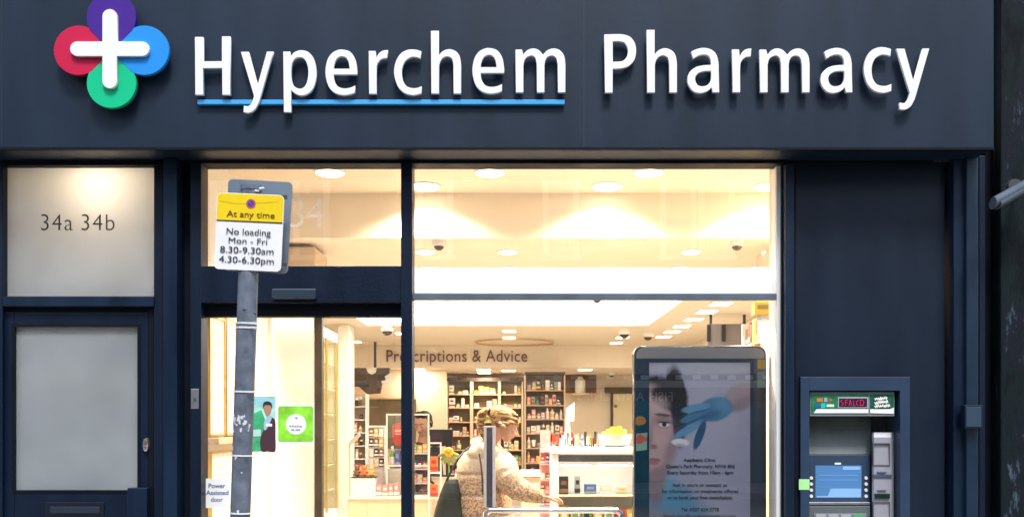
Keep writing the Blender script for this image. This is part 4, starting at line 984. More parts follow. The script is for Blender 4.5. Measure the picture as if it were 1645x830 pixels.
# poster sheet
q = TD - .004
PX0, PX1, PY0, PY1 = 1043, 1205, 582, 905
po = bpy.data.objects.new('poster', None); COL.objects.link(po); po.parent = tt; po.location = W(1124, 740, q) - tt.location
def pz(i): return yD(q) - .001 * i - .002
pmt = bpy.data.materials.new('poster_print'); pmt.use_nodes = True; t = pmt.node_tree; pb = t.nodes['Principled BSDF']; pb.inputs['Roughness'].default_value = .35
ge = t.nodes.new('ShaderNodeNewGeometry'); nz = t.nodes.new('ShaderNodeTexNoise'); nz.inputs['Scale'].default_value = 38; nz.inputs['Detail'].default_value = 4
t.links.new(ge.outputs['Position'], nz.inputs['Vector'])
wob = {}
def wobble(a):
    if a not in wob:
        sb = t.nodes.new('ShaderNodeVectorMath'); sb.operation = 'SUBTRACT'; sb.inputs[1].default_value = (.5, .5, .5); t.links.new(nz.outputs['Color'], sb.inputs[0])
        sc_ = t.nodes.new('ShaderNodeVectorMath'); sc_.operation = 'MULTIPLY'; sc_.inputs[1].default_value = (a, 0, a); t.links.new(sb.outputs[0], sc_.inputs[0])
        ad = t.nodes.new('ShaderNodeVectorMath'); ad.operation = 'ADD'; t.links.new(ge.outputs['Position'], ad.inputs[0]); t.links.new(sc_.outputs[0], ad.inputs[1]); wob[a] = ad.outputs[0]
    return wob[a]
state = [None]
def layer(cx_, cy_, rx, ry, deg, col, soft=.3, k_=1.0, wb=0):
    mp = t.nodes.new('ShaderNodeMapping'); mp.vector_type = 'TEXTURE'
    mp.inputs['Location'].default_value = (X(cx_, q), pz(0), Z(cy_, q)); mp.inputs['Rotation'].default_value = (0, R(deg), 0)
    mp.inputs['Scale'].default_value = (rx * q / F, 10, ry * q / F)
    t.links.new(wobble(wb) if wb else ge.outputs['Position'], mp.inputs['Vector'])
    ln = t.nodes.new('ShaderNodeVectorMath'); ln.operation = 'LENGTH'; t.links.new(mp.outputs[0], ln.inputs[0])
    mr = t.nodes.new('ShaderNodeMapRange'); mr.interpolation_type = 'SMOOTHSTEP'
    mr.inputs['From Min'].default_value = 1 + soft; mr.inputs['From Max'].default_value = max(0, 1 - soft); mr.inputs['To Max'].default_value = k_
    t.links.new(ln.outputs['Value'], mr.inputs['Value'])
    mx = t.nodes.new('ShaderNodeMixRGB'); t.links.new(mr.outputs[0], mx.inputs[0])
    if state[0] is None: mx.inputs[1].default_value = (.16, .18, .265, 1)
    else: t.links.new(state[0], mx.inputs[1])
    mx.inputs[2].default_value = (*col, 1); state[0] = mx.outputs[0]
SKC, SHD, HR, BL, BL2, BLD = (.22, .17, .19), (.10, .07, .085), (.008, .008, .013), (.03, .10, .20), (.055, .15, .27), (.01, .045, .11)
layer(1150, 720, 60, 130, 0, (.20, .215, .30), .9, .8)
layer(1125, 592, 90, 10, 0, (.26, .29, .38), .3, .8)
layer(1085, 835, 75, 45, 28, (.05, .13, .22), .35, .9, .02)      # blue drape
layer(1075, 790, 45, 22, 35, (.04, .16, .28), .5, .8)
layer(1070, 850, 46, 24, 22, (.12, .085, .10), .4, .8)           # shoulder
layer(1052, 775, 16, 36, 0, (.11, .08, .09), .4, .9)             # neck
layer(1086, 650, 19, 62, -4, HR, .16, 1, .022)                    # hair behind
layer(1066, 628, 38, 24, 14, HR, .16, 1, .022)
layer(1047, 693, 37, 76, -3, SKC, .10, 1)                        # face
layer(1070, 640, 28, 16, 32, HR, .25, 1, .02)                     # fringe
layer(1088, 672, 9, 44, -6, HR, .3, .95, .016)
layer(1079, 720, 9, 34, 16, SHD, .8, .6)                         # cheek shade
layer(1056, 758, 20, 9, -20, SHD, .7, .7)                        # under jaw
layer(1058, 650, 14, 12, 0, (.28, .23, .25), .8, .6)
layer(1062, 703, 12, 11, 0, (.27, .19, .20), .8, .6)
layer(1045, 700, 4, 22, 6, (.15, .105, .12), .7, .8)
layer(1050, 717, 5.5, 4, 0, (.08, .05, .06), .6, .8)
layer(1066, 676, 15, 9, 6, SHD, .7, .7)                          # eye socket
layer(1065, 666, 13, 2.4, 6, (.03, .022, .025), .5, .9)
layer(1067, 681.5, 8.5, 3.8, 2, (.34, .33, .38), .3, .9)
layer(1067, 681, 3.6, 3.9, 0, (.008, .007, .01), .25, 1)
layer(1067, 677.8, 10, 1.5, 3, (.015, .01, .012), .5, .9)
layer(1051, 738, 10, 3.2, 2, (.13, .055, .07), .4, .9)
layer(1050, 743, 9, 3.2, -3, (.17, .075, .09), .5, .9)
layer(1190, 637, 30, 21, -28, (.17, .145, .185), .15, .95)       # forearm
layer(1192, 648, 26, 9, -25, (.10, .085, .12), .7, .7)
layer(1148, 657, 29, 19, -14, BL, .14, 1)                        # glove palm
layer(1160, 650, 11, 17, -20, BL2, .7, .6)
layer(1118, 655, 23, 6.5, -10, BL2, .2, 1)
layer(1117, 668, 25, 6.5, -20, BL, .2, 1)
layer(1108, 688, 30, 6.5, -30, BL2, .2, 1)
layer(1124, 698, 6.5, 25, 20, BLD, .2, 1)
layer(1119, 661.5, 22, 1.5, -14, BLD, .6, .9)
layer(1114, 676, 25, 2, -24, BLD, .6, .9)
layer(1138, 668, 18, 5, -20, BLD, .8, .6)
layer(1093, 710, 14, 6, 4, (.36, .38, .44), .25, .95, .01)
layer(1092, 714, 8, 2, 4, (.14, .14, .18), .7, .7)
t.links.new(state[0], pb.inputs['Base Color'])
b = BM(); box(b, X(PX0, q), X(PX1, q), pz(0), pz(0) + .003, Z(PY1, q), Z(PY0, q)); obj('paper', b, pmt, po)
INK = mat('poster_ink', (.008, .012, .03), .5)
for s_, a, c_, yb, cap in (('Aesthetic Clinic', 1098, 1150, 741, 5.5), ("Queen's Park Pharmacy, NW6 6NJ", 1070, 1180, 751, 5.5), ('Every Saturday from 10am - 6pm', 1072, 1178, 761, 5.5),
                      ('Ask in store or contact us', 1080, 1168, 781, 5.5), ('for information on treatments offered', 1063, 1186, 791, 5.5), ('or to book your free consultation', 1072, 1176, 801, 5.5),
                      ('Tel: 0207 624 5778', 1094, 1155, 820.5, 5.5), ('Email: info@aestheticmethod.com', 1066, 1182, 831, 5.5)):
    me = text('poster_wording', s_, a, c_, yb, cap, q - .004, INK, po, .0008, .015)
# takeaway shop's reflection in the totem's left frame, put into coloured pieces
b = BM(); pbox(b, 1021, 640, 1042, 812, TD - .003, .004); obj('teal_reflection', b, mat('reflected_teal', (.003, .028, .045), .25, var=.3, scale=5), tt)
ps2 = TD - .005
shape('orange_reflection', [smooth_blob([(1022, 670), (1032, 668), (1038, 675), (1034, 681), (1022, 682)], ps2)], yD(ps2), .002, mat('orange_reflection', (.16, .08, .015), .4, var=.3), tt)
shape('picture_reflection', [pp([(1022, 696), (1040, 694), (1039, 722), (1022, 724)], ps2)], yD(ps2), .002, mat('picture_reflection_teal', (.10, .20, .18), .4), tt)
shape('fish_reflection', [smooth_blob([(1023, 700), (1030, 697), (1036, 703), (1039, 700), (1039, 709), (1035, 706), (1029, 711), (1023, 710)], ps2 - .002)], yD(ps2) - .003, .002, mat('fish_reflection_red', (.25, .04, .02), .4), tt)
b = BM(); pbox(b, 1217, 577, 1229, 592, TD - .003, .004); obj('gold_mark', b, mat('gold_mark', (.22, .16, .01), .3), tt)
b = BM(); pbox(b, 1217, 597, 1229, 622, TD - .003, .004); obj('grey_mark', b, mat('grey_mark', (.08, .13, .13), .3), tt)

# ------------------------------------------------------------------ metal rail stand just inside the glass
RD = 6.22
rs = thing('rail_stand', 'polished steel rail with one upright slotted post in front of the shopper', 'rail', (X(888, RD), yD(RD), 0))
gz = HY + EYE * F / RD
b = BM(); path(b, [W(780, gz, RD), W(780, 824, RD), W(786, 819, RD), W(992, 819, RD), W(998, 824, RD), W(998, gz, RD)], 4.6 * RD / F, 14); obj('frame', b, mat('chrome', (.75, .76, .78), .12, 1), rs, True)
b = BM(); pbox(b, 777, 686, 781.5, 814, RD - .01, .03, .003); pbox(b, 791, 686, 796, 814, RD - .01, .03, .003); pbox(b, 777, 683.5, 796, 686.5, RD - .01, .03, .003)
obj('post_edges', b, mat('post_white', (.50, .46, .45), .35), rs)
b = BM(); pbox(b, 781.6, 686.6, 790.9, 814, RD - .004, .02); obj('post_core', b, mat('post_core_grey', (.055, .055, .07), .4, var=.2), rs)
for px in (784, 995):
    b = BM(); lathe(b, W(px, gz, RD), [(.10, .004), (.10, .012), (.03, .02)], 20); obj('foot', b, SILVER, rs)

# ------------------------------------------------------------------ white counter display cabinet
CD = 7.45
cb = thing('white_display_cabinet', 'bright white open display cabinet beside the totem with cosmetics on its shelf', 'display cabinet', (X(955, CD), yD(CD), 0))
gz = HY + EYE * F / CD
CABW = mat('cabinet_white', (.88, .87, .84), .3)
def cpart(name, rects, m=CABW, D=CD, depth=.45, bev=.003, parent=cb):
    bb = BM()
    for r in rects: pbox(bb, *r, D, depth, bev)
    return obj(name, bb, m, parent)
cpart('side_panel', [(886, 728, 897, gz)]); cpart('side_panel', [(1044, 728, 1054, gz)])
cpart('top', [(885, 718, 1055, 728)], depth=.47, D=CD - .01)
cpart('front_slot', [(897, 730, 1044, 741)], mat('slot_slate', (.10, .12, .14), .25, var=.3, scale=4), CD + .02, .03)
cpart('fascia_strip', [(897, 728, 1044, 730), (897, 741, 1044, 744)], CABW, CD + .01, .05, .001)
cpart('back_panel', [(897, 744, 1044, gz)], CABW, CD + .36, .03, 0)
cpart('shelf', [(897, 794.5, 1044, 797)], mat('shelf_pale_green', (.72, .76, .62), .2), CD + .02, .33, .001)
cpart('lower_shelf', [(897, 850, 1044, 854)], CABW, CD + .02, .33)
for i, (px, D_) in enumerate(((925, CD + .1), (985, CD + .1))):
    bb = BM(); c = W(px, 746, D_); box(bb, c.x - .12, c.x + .12, c.y - .02, c.y + .02, c.z - .008, c.z - .002); obj('shelf_lamp', bb, emis('added_cabinet_glow', (1, .95, .85), 12), cb)  # glowing bars added to brighten the inside of the cabinet
q = CD + .12
def on(px0, px1, pyt, pyb, D_, kind, c1, c2, label, cat, dep=.07, name=None):
    w_ = X(px1, D_) - X(px0, D_); return prod(kind, c1, c2, (X((px0 + px1) / 2, D_), yD(D_) + dep / 2, Z(pyb, D_) + .001), w_, dep, Z(pyt, D_) - Z(pyb, D_), label, cat, name=name)
on(898.5, 913, 765, 794.5, q, 'box', 'black', 'brown', 'tall black and brown box at the left of the cabinet shelf', 'box', name='cosmetic_box')
on(923.5, 932, 764, 794.5, q, 'box', 'grey', 'black', 'narrow grey striped box, second on the cabinet shelf', 'box', name='cosmetic_box')
on(939, 958, 777.5, 794.5, q, 'box', 'blue', 'grey', 'low wide dark slate box in the middle of the cabinet shelf', 'box', name='cosmetic_box')
on(965, 983, 778, 794.5, q, 'box', 'cream', 'white', 'cream box with pale label, fourth on the cabinet shelf', 'box', name='cosmetic_box')
on(991, 1007, 781, 794.5, q, 'box', 'cream', 'gold', 'small pale gold box at the right of the cabinet shelf', 'box', name='cosmetic_box')
rr = random.Random(21)
for i in range(7):
    px = 899 + i * 18; c1 = ['yellow', 'cream', 'green', 'yellow', 'white', 'red', 'yellow'][i]
    on(px, px + 15, 815 + rr.uniform(-3, 3), 850, q, 'box', c1, ['white', 'green', 'black'][i % 3], f'{c1} packet on the lower cabinet shelf, the {ORD[i]} from the side panel', 'box', name='packet')
# bottles and brushes on top of the cabinet
TOPD = CD + .08
for i in range(26):
    px = 880 + i * 3.5 + rr.uniform(-1, 1)
    if px < 888: continue
    dd_ = CD + .03 + rr.random() * .3; h_ = rr.uniform(.06, .13); c1 = rr.choice(['pink', 'red', 'cream', 'blue', 'green', 'pink', 'brown', 'black', 'white'])
    k_ = rr.choice(['tube', 'bottle', 'tube'])
    prod(k_, c1, rr.choice(['white', 'black', 'gold']), (X(px, dd_), yD(dd_), Z(718, CD - .01) + .001), .022, .022, h_, f'slim {c1} {k_} in the crowd on top of the white cabinet', CATN[k_], 'slim cosmetics on top of the white cabinet', name='cosmetic_' + k_)
t = thing('acrylic_bowl', 'clear white tray of yellow tubes on top of the white cabinet', 'tray', W(988, 718, CD + .15))
b = BM(); c = W(988, 718, CD + .15); c.z = Z(718, CD - .01) + .002; t.location = c; lathe(b, c, [(.08, 0), (.12, .02), (.14, .10), (.138, .10), (.115, .022), (.08, .008)], 24); obj('bowl', b, mat('bowl_white', (.82, .82, .78), .2), t, True)
for i in range(12):
    a = rr.uniform(0, 6.28); r_ = rr.uniform(0, .08)
    o = prod('tube', 'yellow', rr.choice(['white', 'gold']), (c.x + r_ * math.cos(a), c.y + r_ * math.sin(a), c.z + .03), .035, .03, rr.uniform(.09, .14), 'yellow tube standing in the white tray on the cabinet', 'tube', 'yellow tubes in the tray'); o.rotation_euler = (rr.uniform(-.3, .3), rr.uniform(-.3, .3), 0)
t = thing('leaning_placard', 'white slanted placard with red edges behind the cabinet cosmetics', 'placard', W(915, 715, CD + .35))
cz_ = Z(718, CD - .01) + .002
qd = CD + .4
shape('card', [pp([(910, 652), (923, 642), (922, 672), (915, 672), (918, 709), (906, 709), (909, 672)], qd)], yD(qd), .01, WHITE, t, .001)
for px in (904, 919): 
    b = BM(); lathe(b, W(px, 709, qd), [(.010, 0), (.012, .02), (.014, .06), (.008, .10), (.001, .105)], 14); obj('red_tip', b, pm('red'), t, True)
b = BM(); pbox(b, 898, 709, 926, 712, qd - .03, .08); obj('foot', b, WLAM, t)
for v in t.children:
    v.location.z += cz_ - Z(712, qd - .03)

# low pale shelf counter between the shopper and the cabinet
t = thing('pale_counter', 'pale counter at waist height behind the shopper\'s outstretched arm', 'counter', (X(855, 8.2), yD(8.2), 0))
b = BM(); box(b, X(838, 8.2), X(884, 8.2), yD(8.2), yD(8.9), 0, Z(765, 8.2), .01); obj('body', b, mat('counter_peach', (.78, .62, .46), .4), t)
b = BM(); box(b, X(836, 8.2), X(886, 8.2), yD(8.17), yD(8.92), Z(765, 8.2) + .001, Z(760, 8.2), .006); obj('worktop', b, WLAM, t)
t = thing('pink_product_stand', 'narrow pink stand packed with packets left of the white cabinet', 'display stand', (X(878, 7.9), yD(7.9), 0))
b = BM(); pbox(b, 868, 690, 884, 900, 7.95, .02); obj('back_panel', b, pm('pink'), t)
for i, py in enumerate((724, 744, 770, 790, 812)):
    b = BM(); pbox(b, 868, py, 884, py + 2, 7.8, .15); obj('shelf', b, mat('stand_rose', (.72, .38, .34), .4), t)
    for j in range(2):
        c1 = [['pink', 'white'], ['red', 'blue'], ['white', 'brown'], ['brown', 'pink'], ['blue', 'red']][i][j]; on(868.5 + j * 8, 875.5 + j * 8, py - rr.uniform(10, 15), py, 7.84, 'box', c1, 'white', f'{c1} packet on the pink stand, {ORD[i]} tier from the top', 'box', name='packet')
b = BM()
for px in (867, 884): pbox(b, px, 722, px + 1.5, HY + EYE * F / 7.8, 7.8, .012)
obj('post', b, pm('pink'), t)

# ------------------------------------------------------------------ checkout counter on the left
KD = 9.0
kc = thing('checkout_counter', 'long pale checkout counter at the bottom left of the shop view', 'counter', (X(650, KD), yD(KD), 0))
b = BM(); box(b, X(559, KD), X(690, KD), yD(KD), yD(KD) + .7, .1, Z(801, KD), .005); obj('body', b, mat('counter_body', (.80, .64, .42), .45, var=.04), kc)
b = BM(); box(b, X(557, KD), X(692, KD), yD(KD) - .03, yD(KD) + .72, Z(801, KD) + .001, Z(797, KD), .004); obj('worktop', b, WLAM, kc)
b = BM(); box(b, X(561, KD), X(688, KD), yD(KD) + .04, yD(KD) + .66, 0, .099); obj('plinth', b, DGREY, kc)
for px in (590, 622, 655):
    b = BM(); box(b, X(px, KD) - .002, X(px, KD) + .002, yD(KD) - .002, yD(KD) + .01, .12, Z(804, KD)); obj('panel_joint', b, WOOD, kc)
zt_ = Z(797, KD) + .001
def ctr_box(px0, px1, pyt, D_, depth, m, label, cat, name, parts=None):
    b = BM(); box(b, X(px0, D_), X(px1, D_), yD(D_), yD(D_) + depth, zt_, Z(pyt, D_), .006)
    o = obj(name, b, m, origin=((X(px0, D_) + X(px1, D_)) / 2, yD(D_) + depth / 2, zt_)); tag(o, label, cat); return o
ctr_box(565, 603, 768, KD + .02, .3, WHITE, 'blank white carton at the left end of the checkout counter', 'box', 'white_carton')
ctr_box(605, 662, 752, KD + .3, .3, mat('carton_pale', (.84, .82, .72), .5), 'large pale carton behind the tissue packs on the checkout', 'box', 'pale_carton')
for i, (a, c_, t_) in enumerate(((604, 613, 777), (614, 623, 779), (624, 632, 777), (633, 640, 776))):
    on(a, c_, t_, 796.7, KD + .05, 'box', 'pink', 'white', f'pinkish pack on the checkout counter, the {ORD[i]} right of the white carton', 'box', .1, 'tissue_pack')
t = thing('card_stand', 'white spinner stand of brown and white cards on the checkout', 'card stand', W(605, 751, KD + .25))
sd = KD + .22
b = BM(); pbox(b, 589, 683, 592, 797, sd, .03, .003); pbox(b, 617, 683, 620, 797, sd, .03, .003); pbox(b, 589, 683, 620, 686, sd - .001, .032, .003); obj('frame', b, WHITE, t)
b = BM(); pbox(b, 592, 686, 617, 797, sd + .025, .004); obj('back_sheet', b, WLAM, t)
for i in range(3):
    for j in range(4):
        c1 = ['brown', 'white', 'black', 'gold', 'cream'][(i * 3 + j * 2) % 5]
        o = on(593 + i * 8, 600 + i * 8, 688 + j * 16, 701 + j * 16, sd + .005, 'box', c1, 'white', f'{c1} card in the spinner stand, {ORD[j]} row, {ORD[i]} column', 'card', .015, 'greeting_card')
b = BM(); box(b, X(587, sd), X(622, sd), yD(sd) - .08, yD(sd) + .12, zt_, zt_ + .01, .003); obj('base', b, DGREY, t)
# plush toys in a tray in front of the stand
t = thing('toy_tray', 'dark tray of small orange plush toys on the white carton', 'tray', W(592, 767, KD + .1))
zc = Z(768, KD + .02) + .002
b = BM(); c = W(587, 767, KD + .12); box(b, c.x - .13, c.x + .11, c.y - .06, c.y + .09, zc, zc + .012, .003); obj('tray', b, DGREY, t)
for i, (dx, cc_) in enumerate(((-.08, 'brown'), (-.01, 'orange'), (.06, 'gold'))):
    b = BM(); p = Vector((c.x + dx, c.y, zc + .012)); ball(b, p + Vector((0, 0, .035)), (.032, .03, .036)); ball(b, p + Vector((0, -.005, .085)), (.027, .025, .025))
    for s_ in (-1, 1): ball(b, p + Vector((s_ * .022, 0, .108)), (.010, .008, .010), 10, 8); ball(b, p + Vector((s_ * .028, -.018, .02)), (.013, .018, .012), 10, 8); ball(b, p + Vector((s_ * .03, -.012, .05)), (.010, .02, .010), 10, 8)
    o = obj('plush_toy', b, pm(cc_), smooth=True, origin=p); tag(o, ['brown plush toy at the left of the tray', 'orange plush toy in the middle of the tray', 'golden plush toy at the right of the tray'][i], 'toy')
# clear screens with white/pink frames
PKF = mat('pink_white_frame', (.84, .70, .64), .4)
def frame_stand(name, label, cat, px0, px1, py0, py1, D_, m=PKF, w_=2.5, to_counter=True, mid=()):
    t = thing(name, label, cat, W((px0 + px1) / 2, py1, D_))
    for r in ((px0, py0, px0 + w_, py1), (px1 - w_, py0, px1, py1)):
        b = BM(); pbox(b, *r, D_, .02, .002); obj('post', b, m, t)
    for y_ in (py0,) + tuple(mid) + (py1 - w_,):
        b = BM(); pbox(b, px0 + w_, y_, px1 - w_, y_ + w_, D_, .02, .002); obj('rail', b, m, t)
    b = BM(); pbox(b, px0 + w_, py0 + w_, px1 - w_, py1 - w_, D_ + .008, .004); obj('clear_sheet', b, GLASS, t)
    return t
gk = HY + (EYE) * F
frame_stand('counter_screen', 'clear hygiene screen with pinkish white frame in front of the cashier', 'counter screen', 620, 689.5, 664, 797, KD + .1, mid=(746,))
fs_ = HY + EYE * F / 8.8
sh = frame_stand('sweet_stand', 'slim pink framed stand holding two orange packs', 'display stand', 688, 709, 710, fs_, 8.8, mid=(758, 798), w_=2.2)
for i, (y0_, y1_) in enumerate(((733, 757.8), (778, 797.8))):
    on(691, 703, y0_, y1_, 8.85, 'box', 'orange', 'red', ('upper', 'lower') [i] + ' bright orange pack on the pink framed stand', 'box', .07, 'sweet_pack')
    b = BM(); pbox(b, 689, y1_, 708, y1_ + 1.5, 8.82, .12); obj('tier', b, PKF, sh)
# red round sign
t = thing('red_sign', 'rounded red sign with pale lettering behind the clear counter screen', 'sign', W(645, 697, KD + .5))
shape('board', [smooth_blob([(630, 686), (635, 680), (647, 679), (655, 684), (656, 700), (652, 712), (637, 714), (631, 706)], KD + .5)], yD(KD + .5), .02, mat('sign_red', (.55, .05, .02), .4, var=.2), t, .003)
b = BM()
for r in ((634, 690, 652, 692.5), (635, 696, 650, 698)): pbox(b, *r, KD + .496, .006)
obj('pale_line', b, mat('red_sign_pale', (.8, .4, .3), .5), t)
b = BM(); pbox(b, 649, 712, 652, 797, KD + .51, .01); obj('stem', b, SILVER, t)
# goods on the checkout around the screen
for i, (px, w_, pt, pb, c1, c2, k_) in enumerate(((625, 9, 716, 752, 'green', 'white', 'bottle'), (634, 8, 722, 752, 'blue', 'lilac', 'box'), (643, 7, 718, 752, 'lilac', 'white', 'bottle'), (651, 8, 712, 752, 'white', 'cream', 'box'))):
    on(px, px + w_, pt, pb, KD + .32, k_, c1, c2, f'{c1} {k_} standing on the pale carton at the checkout, the {ORD[i]} from the stand', CATN[k_], .06)
t = thing('counter_shelf_box', 'small open shelf of boxes at the right end of the checkout', 'display stand', W(672, 797, KD + .25))
b = BM()
for py in (727, 752, 775): pbox(b, 660, py, 688, py + 2, KD + .25, .16)
pbox(b, 659, 700, 660.5, 797, KD + .25, .16); pbox(b, 687, 700, 688.5, 797, KD + .25, .16)
obj('shelf_frame', b, PKF, t)
for r_, (py, cs) in enumerate(((727, ['green', 'yellow', 'gold']), (752, ['blue', 'black', 'red']), (775, ['pink', 'white', 'orange']))):
    for j in range(3): on(662 + j * 8.5, 669.5 + j * 8.5, py - rr.uniform(9, 16), py, KD + .3, 'box', cs[j], 'white', f'{cs[j]} box on the {ORD[r_]} tier of the small shelf at the end of the checkout', 'box', .07)
# toiletries on the far left wall behind the counter
t = thing('wall_shelving', 'cream wall shelving packed with small goods behind the checkout at the far left', 'shelving', (-2.6, yD(15.6), 0))
wd = 15.0
b = BM(); pbox(b, 560, 632, 588, HY + EYE * F / wd, wd + .3, .03); obj('back_panel', b, mat('rack_back', (.62, .48, .34), .6), t)
b = BM(); pbox(b, 559, 632, 560.5, HY + EYE * F / wd, wd, .3); pbox(b, 587, 632, 588.5, HY + EYE * F / wd, wd, .3); obj('upright', b, WLAM, t)
for i in range(6):
    py = 652 + i * 21
    b = BM(); pbox(b, 560.6, py, 586.9, py + 1.5, wd + .01, .28); obj('shelf', b, WLAM, t)
    fill_row(561, 587, py, wd + .05, ['brown', 'red', 'black', 'cream', 'pink', 'green', 'white'], ['box', 'bottle', 'jar'], .08, .16, .04, .07, lambda c, k: f'{c} {k} on the {ORD[i]} tier of the cream wall shelving at the far left', f'goods on the {ORD[i]} tier of the cream wall shelving', rr, .95)
b = BM(); pa, pb_ = W(560, 713, 10.2), W(578, 697, 10.6)
t = thing('slanted_panel', 'white slanted price panel leaning at the far left beside the white column', 'panel', W(566, 705, 10.4))
shape('panel', [pp([(558, 716), (561, 709), (577, 694), (579, 699), (565, 714)], 10.4)], yD(10.4), .03, WHITE, t, .002)
b = BM(); pbox(b, 560, 715, 563, HY + EYE * F / 10.4, 10.42, .02); obj('post', b, WLAM, t)
# till screens
t = thing('till_monitor', 'wide black till monitor to the right of the cashier', 'monitor', W(714, 715, 9.6))
b = BM(); pbox(b, 689, 689, 727, 716, 9.6, .03, .004); obj('casing', b, BLACK, t)
b = BM(); pbox(b, 691, 691, 711, 713, 9.597, .01, .001); obj('screen', b, mat('till_screen', (.04, .03, .045), .12), t)
b = BM(); pbox(b, 716, 716, 721, 762, 9.61, .03, .002); pbox(b, 707, 762, 730, 765, 9.56, .16, .003); obj('stand', b, BLACK, t)
t = thing('till_counter', 'low cream back counter under the till monitor', 'counter', (X(712, 9.6), yD(9.6), 0))
b = BM(); box(b, X(693, 9.5), X(735, 9.5), yD(9.5), yD(10.1), 0, Z(766, 9.5), .01); obj('body', b, CREAM, t)
b = BM(); box(b, X(692, 9.5), X(736, 9.5), yD(9.48), yD(10.12), Z(766, 9.5) + .001, Z(765.2, 9.56), .002); obj('worktop', b, WLAM, t)
# ================================================================== PEOPLE
def remeshed(bm, voxel, smooth=2):
    me = bpy.data.meshes.new('tmp'); bmesh.ops.recalc_face_normals(bm, faces=bm.faces[:]); bm.to_mesh(me); bm.free()
    o = bpy.data.objects.new('tmp', me); COL.objects.link(o)
    r = o.modifiers.new('r', 'REMESH'); r.mode = 'VOXEL'; r.voxel_size = voxel; r.use_smooth_shade = True
    if smooth:
        s = o.modifiers.new('s', 'SMOOTH'); s.iterations = smooth; s.factor = .5
    out = bpy.data.meshes.new_from_object(o.evaluated_get(bpy.context.evaluated_depsgraph_get()))
    bpy.data.objects.remove(o); bpy.data.meshes.remove(me)
    for p in out.polygons: p.use_smooth = True
    return out
def limb(bm, pts, n=18, flat=1.0, up=None):
    """pts: (Vector, radius[, radius2]); closed tapered limb through the points, round caps"""
    rings = []
    for i, p in enumerate(pts):
        c = Vector(p[0]); a = Vector(pts[max(0, i - 1)][0]); z_ = Vector(pts[min(len(pts) - 1, i + 1)][0])
        t = (z_ - a).normalized(); ref = up if up is not None else (Vector((0, 1, 0)) if abs(t.y) < .8 else Vector((1, 0, 0)))
        u = t.cross(ref).normalized(); v = t.cross(u).normalized()
        rings.append((c, u * p[1], v * (p[2] if len(p) > 2 else p[1] * flat)))
    loft(bm, rings, n)
    for p in (pts[0], pts[-1]): ball(bm, p[0], (p[1] * .97,) * 3 if len(p) < 3 else (min(p[1], p[2]),) * 3, 16, 10)
def basis(f, u=(0, 0, 1)):
    f = Vector(f).normalized(); u = Vector(u); s = f.cross(u).normalized(); u = s.cross(f).normalized()
    return f, s, u
def head_geo(bm, c, f, s, u, h=.235):
    """skull, jaw, nose, brows, lips and ears; f = looking direction"""
    rot = Matrix((f, s, u)).transposed()
    def P(a, b_, z): return c + f * a * h + s * b_ * h + u * z * h
    ball(bm, P(-.04, 0, .12), (.40 * h, .325 * h, .38 * h), rot=rot)
    ball(bm, P(.10, 0, -.10), (.27 * h, .26 * h, .32 * h), rot=rot)
    ball(bm, P(.20, 0, -.33), (.14 * h, .15 * h, .13 * h), rot=rot)
    ball(bm, P(.25, 0, .14), (.12 * h, .24 * h, .08 * h), rot=rot)
    for k_ in (-1, 1):
        ball(bm, P(.25, k_ * .15, -.08), (.10 * h, .10 * h, .10 * h), rot=rot)
        ball(bm, P(-.06, k_ * .325, -.03), (.07 * h, .025 * h, .12 * h), 12, 8, rot=rot)
    limb(bm, [(P(.33, 0, .08), .030 * h), (P(.42, 0, -.06), .045 * h), (P(.46, 0, -.11), .055 * h)], 10)
    for k_ in (-1, 1): ball(bm, P(.38, k_ * .05, -.12), (.05 * h, .04 * h, .035 * h), 10, 8, rot=rot)
    ball(bm, P(.345, 0, -.205), (.045 * h, .10 * h, .028 * h), 12, 8, rot=rot)
    ball(bm, P(.335, 0, -.245), (.045 * h, .085 * h, .030 * h), 12, 8, rot=rot)
    return P
def eyes_lips(P, f, s, u, h, parent, skin_lip, brow):
    rot = Matrix((f, s, u)).transposed()
    b = BM()
    for k_ in (-1, 1): ball(b, P(.315, k_ * .13, .03), (.045 * h, .06 * h, .034 * h), 12, 8, rot=rot)
    obj('eye', b, mat('eye_white', (.7, .66, .62), .3), parent, True)
    b = BM()
    for k_ in (-1, 1): ball(b, P(.352, k_ * .13, .028), (.014 * h, .026 * h, .026 * h), 10, 8, rot=rot)
    obj('iris', b, mat('iris_dark', (.03, .02, .015), .2), parent, True)
    b = BM()
    for k_ in (-1, 1): limb(b, [(P(.35, k_ * .06, .115), .010 * h), (P(.355, k_ * .13, .14), .014 * h), (P(.31, k_ * .20, .115), .008 * h)], 8)
    obj('eyebrow', b, brow, parent, True)
    b = BM(); ball(b, P(.365, 0, -.207), (.035 * h, .085 * h, .020 * h), 12, 8, rot=rot); ball(b, P(.355, 0, -.242), (.035 * h, .075 * h, .022 * h), 12, 8, rot=rot)
    obj('lips', b, skin_lip, parent, True)
